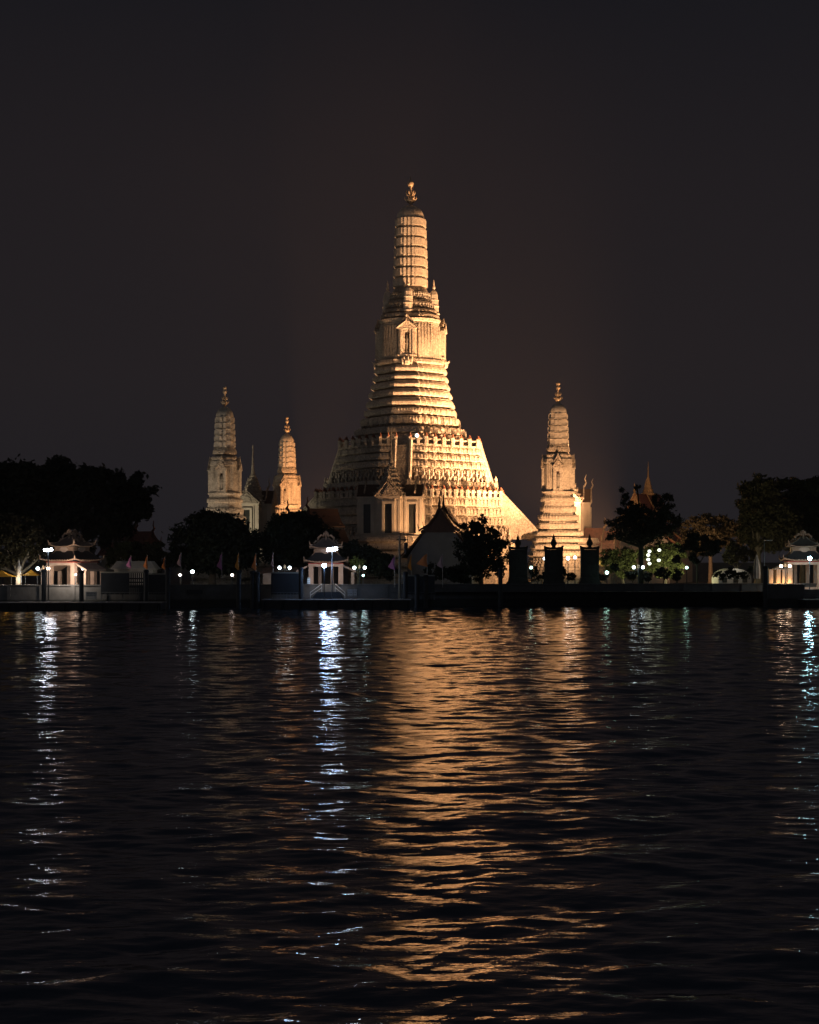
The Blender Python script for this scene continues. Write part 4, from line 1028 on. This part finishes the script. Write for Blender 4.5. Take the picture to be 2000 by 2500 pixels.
def tree(name, label, tx, D, blobs, n, size=.34, m=M_LEAF, trunk=.3, group=None, hollow=.35, zfork=.4, dep=.8, cat='tree', bark=M_BARK, zb=None):
    """blobs: (px, py, rx px, ry px) as seen from the river, given their own depth"""
    SEED[0] += 1; rr = random.Random(SEED[0]); s = D/F
    x0 = P(tx, 0, D)[0]; base = GZ if zb is None else zb
    t = thing(name, label, cat, (x0, D, base), 0, group)
    B = []
    for i, (px, py, rx, ry) in enumerate(blobs):
        X, _, Z = P(px, py, D); B.append((X-x0, rr.uniform(-.5, .5)*rx*s*dep, Z-base, rx*s, rx*s*dep, ry*s))
    link('crown', leaves_mesh(B, n, size, m, SEED[0], hollow), t)
    if trunk:
        top = max(b[2] for b in B); tr = MB(); zf = min(b[2]-b[5] for b in B)*.7 + top*.3*zfork; zf = max(zf, .8)
        tr.tube([(0, 0, -.2), (rr.uniform(-.1, .1), 0, zf*.5), (0, 0, zf)], [trunk*1.35, trunk*1.05, trunk*.9], 8)
        for b_ in B:
            e1 = (b_[0]*.5+rr.uniform(-.3, .3), b_[1]*.5, zf + (b_[2]-zf)*.45)
            tr.tube([(0, 0, zf-.15), e1, (b_[0], b_[1], b_[2])], [trunk*.6, trunk*.4, trunk*.12], 6)
            for q in range(3):
                d_ = (b_[0]+rr.uniform(-.7, .7)*b_[3], b_[1]+rr.uniform(-.7, .7)*b_[4], b_[2]+rr.uniform(-.3, .7)*b_[5])
                tr.tube([e1, d_], [trunk*.25, trunk*.06], 5)
        tr.obj('trunk', bark, t)
    return t
TG = 'dark trees behind the river wall'
tree('broadleaf_tree', 'huge black tree filling the far left edge', 20, 240, [(10, 1190, 90, 65), (75, 1165, 60, 42), (-30, 1250, 80, 70), (70, 1260, 80, 60), (20, 1150, 45, 28)], 15000, .42, group=TG, trunk=.6)
tree('broadleaf_tree', 'tallest black tree of the left group', 150, 244, [(125, 1160, 48, 38), (165, 1180, 60, 50), (210, 1165, 40, 36), (150, 1250, 80, 62), (215, 1230, 60, 55), (120, 1310, 50, 40)], 16000, .42, group=TG, trunk=.6)
tree('broadleaf_tree', 'black tree at the right end of the left group, sloping down to a red roof', 285, 242, [(270, 1185, 45, 38), (320, 1205, 45, 42), (285, 1260, 55, 50), (345, 1240, 28, 32), (235, 1320, 30, 45)], 12000, .40, group=TG, trunk=.5)
tree('forked_tree', 'tree with pale lit forked limbs over the yellow canopies', 46, 214, [(20, 1340, 50, 40), (75, 1330, 45, 40), (40, 1295, 55, 35), (-10, 1380, 30, 30), (110, 1350, 20, 30)], 7500, .26, M_LEAFB, trunk=.42, bark=mat('pale_bark', (.30, .27, .22), .85, .4, 5))
tree('garden_bush', 'bright green lit bush right of the left pavilion roof', 282, 224, [(280, 1355, 22, 18), (295, 1340, 25, 18), (272, 1372, 14, 12)], 3500, .20, M_LEAFG, trunk=.1, cat='bush')
tree('garden_bush', 'dim green bushes above the low pale roof', 345, 226, [(325, 1345, 32, 24), (365, 1350, 35, 26), (392, 1375, 22, 26)], 6500, .24, M_LEAFB, trunk=.12, cat='bush')
tree('round_tree', 'dark dome-shaped tree before the far left tower', 520, 226, [(520, 1310, 88, 55), (470, 1340, 55, 50), (570, 1340, 60, 52), (500, 1270, 42, 26), (555, 1285, 40, 28), (610, 1340, 32, 36), (530, 1370, 95, 30), (628, 1300, 10, 8)], 26000, .30, group=TG, trunk=.5)
tree('round_tree', 'dark spreading tree before the amber tower', 735, 226, [(700, 1290, 42, 34), (740, 1300, 55, 42), (680, 1330, 45, 50), (780, 1325, 48, 40), (730, 1350, 70, 34), (705, 1268, 30, 18)], 20000, .30, group=TG, trunk=.45)
tree('broadleaf_tree', 'low dark tree between the middle pavilion and the shrine podium', 880, 220, [(845, 1352, 32, 24), (890, 1360, 38, 26), (925, 1375, 36, 26), (860, 1335, 18, 12), (945, 1395, 25, 20)], 10000, .24, group=TG, trunk=.25)
tree('garden_bush', 'small bush with a green lit top behind the twin lamp right of the middle pavilion', 873, 216, [(873, 1372, 16, 12), (862, 1368, 10, 8)], 1200, .18, M_LEAFG, trunk=.08, cat='bush')
tree('broadleaf_tree', 'dark leafy tree right of the grey gabled hall', 1175, 219, [(1160, 1330, 42, 40), (1205, 1345, 38, 38), (1150, 1290, 24, 18), (1180, 1300, 28, 22), (1135, 1370, 30, 32), (1190, 1385, 42, 24), (1220, 1330, 20, 22), (1178, 1268, 12, 12)], 11500, .22, group=TG, trunk=.3, hollow=.3)
tree('garden_bush', 'low dark bushes at the foot of the grey gabled hall', 1085, 216, [(1060, 1398, 22, 20), (1100, 1402, 30, 18), (1140, 1405, 28, 18)], 5500, .2, M_LEAF, trunk=.08, cat='bush')
tree('sparse_tree', 'tall sparse tree before the gilded gable', 1565, 222, [(1572, 1290, 66, 40), (1548, 1250, 30, 24), (1525, 1215, 16, 18), (1556, 1188, 8, 10), (1530, 1248, 26, 18), (1606, 1225, 16, 16), (1632, 1212, 14, 14), (1622, 1250, 28, 18), (1510, 1280, 24, 16), (1558, 1272, 24, 16), (1610, 1288, 34, 16), (1505, 1314, 22, 12), (1650, 1275, 16, 14), (1545, 1312, 24, 12), (1575, 1250, 22, 14), (1585, 1300, 30, 16)], 15000, .21, M_LEAF, trunk=.38, hollow=.15, group=TG, bark=M_LEAF)
tree('garden_tree', 'green lit rounded tree left of the sparse tree trunk', 1520, 232, [(1520, 1360, 36, 26), (1490, 1370, 24, 26), (1530, 1390, 28, 20)], 7000, .22, M_LEAFG, trunk=.2)
tree('garden_tree', 'yellow-green lit tree right of the sparse tree trunk', 1625, 232, [(1600, 1355, 38, 28), (1640, 1350, 34, 26), (1650, 1385, 28, 22), (1600, 1390, 24, 18)], 8000, .22, M_LEAFG, trunk=.2)
for i, (px, py, r_, lb) in enumerate(((1500, 1385, 9, 'small dark clipped ball tree beside the greenish globe lamp'), (1545, 1402, 14, 'dark rounded hedge at the foot of the twin lamp under the sparse tree'), (1620, 1400, 16, 'dark rounded hedge under the paper lanterns'), (1655, 1403, 13, 'dark rounded hedge left of the green globe lamp'), (1652, 1366, 9, 'little dark clipped ball high left of the green globe lamp'), (1583, 1408, 12, 'low dark hedge between the twin lamp and the lanterns'))):
    tree('clipped_bush', lb, px, 217, [(px, py, r_, r_*.85)], 900, .16, M_LEAF, trunk=.07, hollow=.5, cat='bush', group='dark clipped bushes in the garden')
tree('cloud_pruned_tree', 'dark clipped tree with flat rounded heads on a thin trunk at right', 1702, 218, [(1705, 1318, 26, 16), (1745, 1330, 24, 14), (1680, 1335, 24, 14), (1725, 1345, 34, 12), (1690, 1365, 16, 12)], 8000, .18, M_LEAF, trunk=.16, hollow=.4)
tree('broadleaf_tree', 'dim brownish tree clump far back right of the gilded hall', 1735, 275, [(1700, 1290, 40, 24), (1750, 1285, 45, 26), (1800, 1300, 35, 30), (1720, 1320, 60, 30)], 8000, .34, M_LEAFB, trunk=.35)
tree('broadleaf_tree', 'large olive tinted tree at right with a bulging left edge', 1850, 246, [(1850, 1195, 42, 32), (1830, 1235, 30, 34), (1870, 1250, 50, 50), (1835, 1290, 32, 32), (1880, 1310, 60, 36), (1915, 1280, 40, 40)], 17000, .34, M_LEAFB, trunk=.5)
tree('broadleaf_tree', 'black tree closing off the right edge', 1960, 250, [(1930, 1195, 42, 28), (1985, 1200, 50, 34), (1960, 1250, 60, 50), (2010, 1280, 50, 60), (1955, 1320, 50, 30)], 15000, .38, M_LEAF, trunk=.5, group=TG)
tree('garden_bush', 'olive bush behind the domed building', 1800, 228, [(1800, 1345, 26, 20), (1825, 1355, 22, 18), (1785, 1365, 16, 14)], 4000, .2, M_LEAFB, trunk=.1, cat='bush')
tree('garden_bush', 'dark bushes before the domed building', 1800, 217, [(1785, 1400, 16, 10), (1808, 1404, 14, 9), (1838, 1396, 12, 12), (1760, 1405, 14, 9)], 2600, .16, M_LEAF, trunk=.05, cat='bush')
for i, (px, lb) in enumerate(((1312, 'dark shrub at the foot of the first gap between the steles'), (1386, 'dark shrub at the foot of the second gap between the steles'), (1462, 'dark shrub at the right foot of the last stele'))):
    tree('shrub', lb, px, 217.5, [(px-8, 1398, 11, 14), (px+8, 1408, 12, 10)], 900, .17, M_LEAF, trunk=.05, cat='shrub', group='dark shrubs between the steles')
# garden uplights, and unseen fill lights added to brighten the pavilion fronts
for px, py, D, e_, c in ((282, 1390, 220, 1300, (1, .95, .6)), (1515, 1412, 226, 480, (1, .95, .6)), (1632, 1408, 226, 720, (1, .95, .55)), (1660, 1390, 228, 1000, (1, .95, .5)), (1575, 1395, 227, 500, (1, .95, .5)), (345, 1380, 221, 350, (1, .95, .6)), (1795, 1385, 221.0, 60, (1, .9, .7)), (797, 1400, 206.5, 380, (1, .78, .60)), (168, 1400, 202.5, 1500, (1, .78, .60)), (1961, 1395, 211.5, 320, (1, .78, .60)), (870, 1390, 213.5, 90, (.9, 1, .5)), (1208, 1385, 224, 90, (.8, 1, .9)), (460, 1418, 216, 70, (1, .9, .7)), (1380, 1415, 220, 60, (1, .8, .6)), (60, 1398, 210, 240, (1, .9, .7)), (1850, 1400, 232, 1600, (1, .85, .5))):
    x, y, z = P(px, py, D)
    l = bpy.data.lights.new('uplight_or_fill', 'POINT'); l.energy = e_; l.color = c; l.shadow_soft_size = .6 if D < 216 else .4
    o = bpy.data.objects.new('uplight_or_fill', l); COL.objects.link(o); o.location = (x, y, z); o.visible_glossy = False

# ---------------------------------------------------------------- night haze
hm = bpy.data.materials.new('haze'); hm.use_nodes = True; ht = hm.node_tree
ht.nodes.remove(ht.nodes['Principled BSDF']); pvn = ht.nodes.new('ShaderNodeVolumePrincipled')
pvn.inputs['Color'].default_value = (.95, .86, .82, 1); pvn.inputs['Density'].default_value = 0.00014; pvn.inputs['Anisotropy'].default_value = 0.2
ht.links.new(pvn.outputs[0], ht.nodes['Material Output'].inputs['Volume'])
hb = MB().box(-420, 420, -70, 700, -3, 112)
tag(hb.obj('haze', hm), 'thin night haze glowing round the floodlit temple', 'haze', kind='stuff')
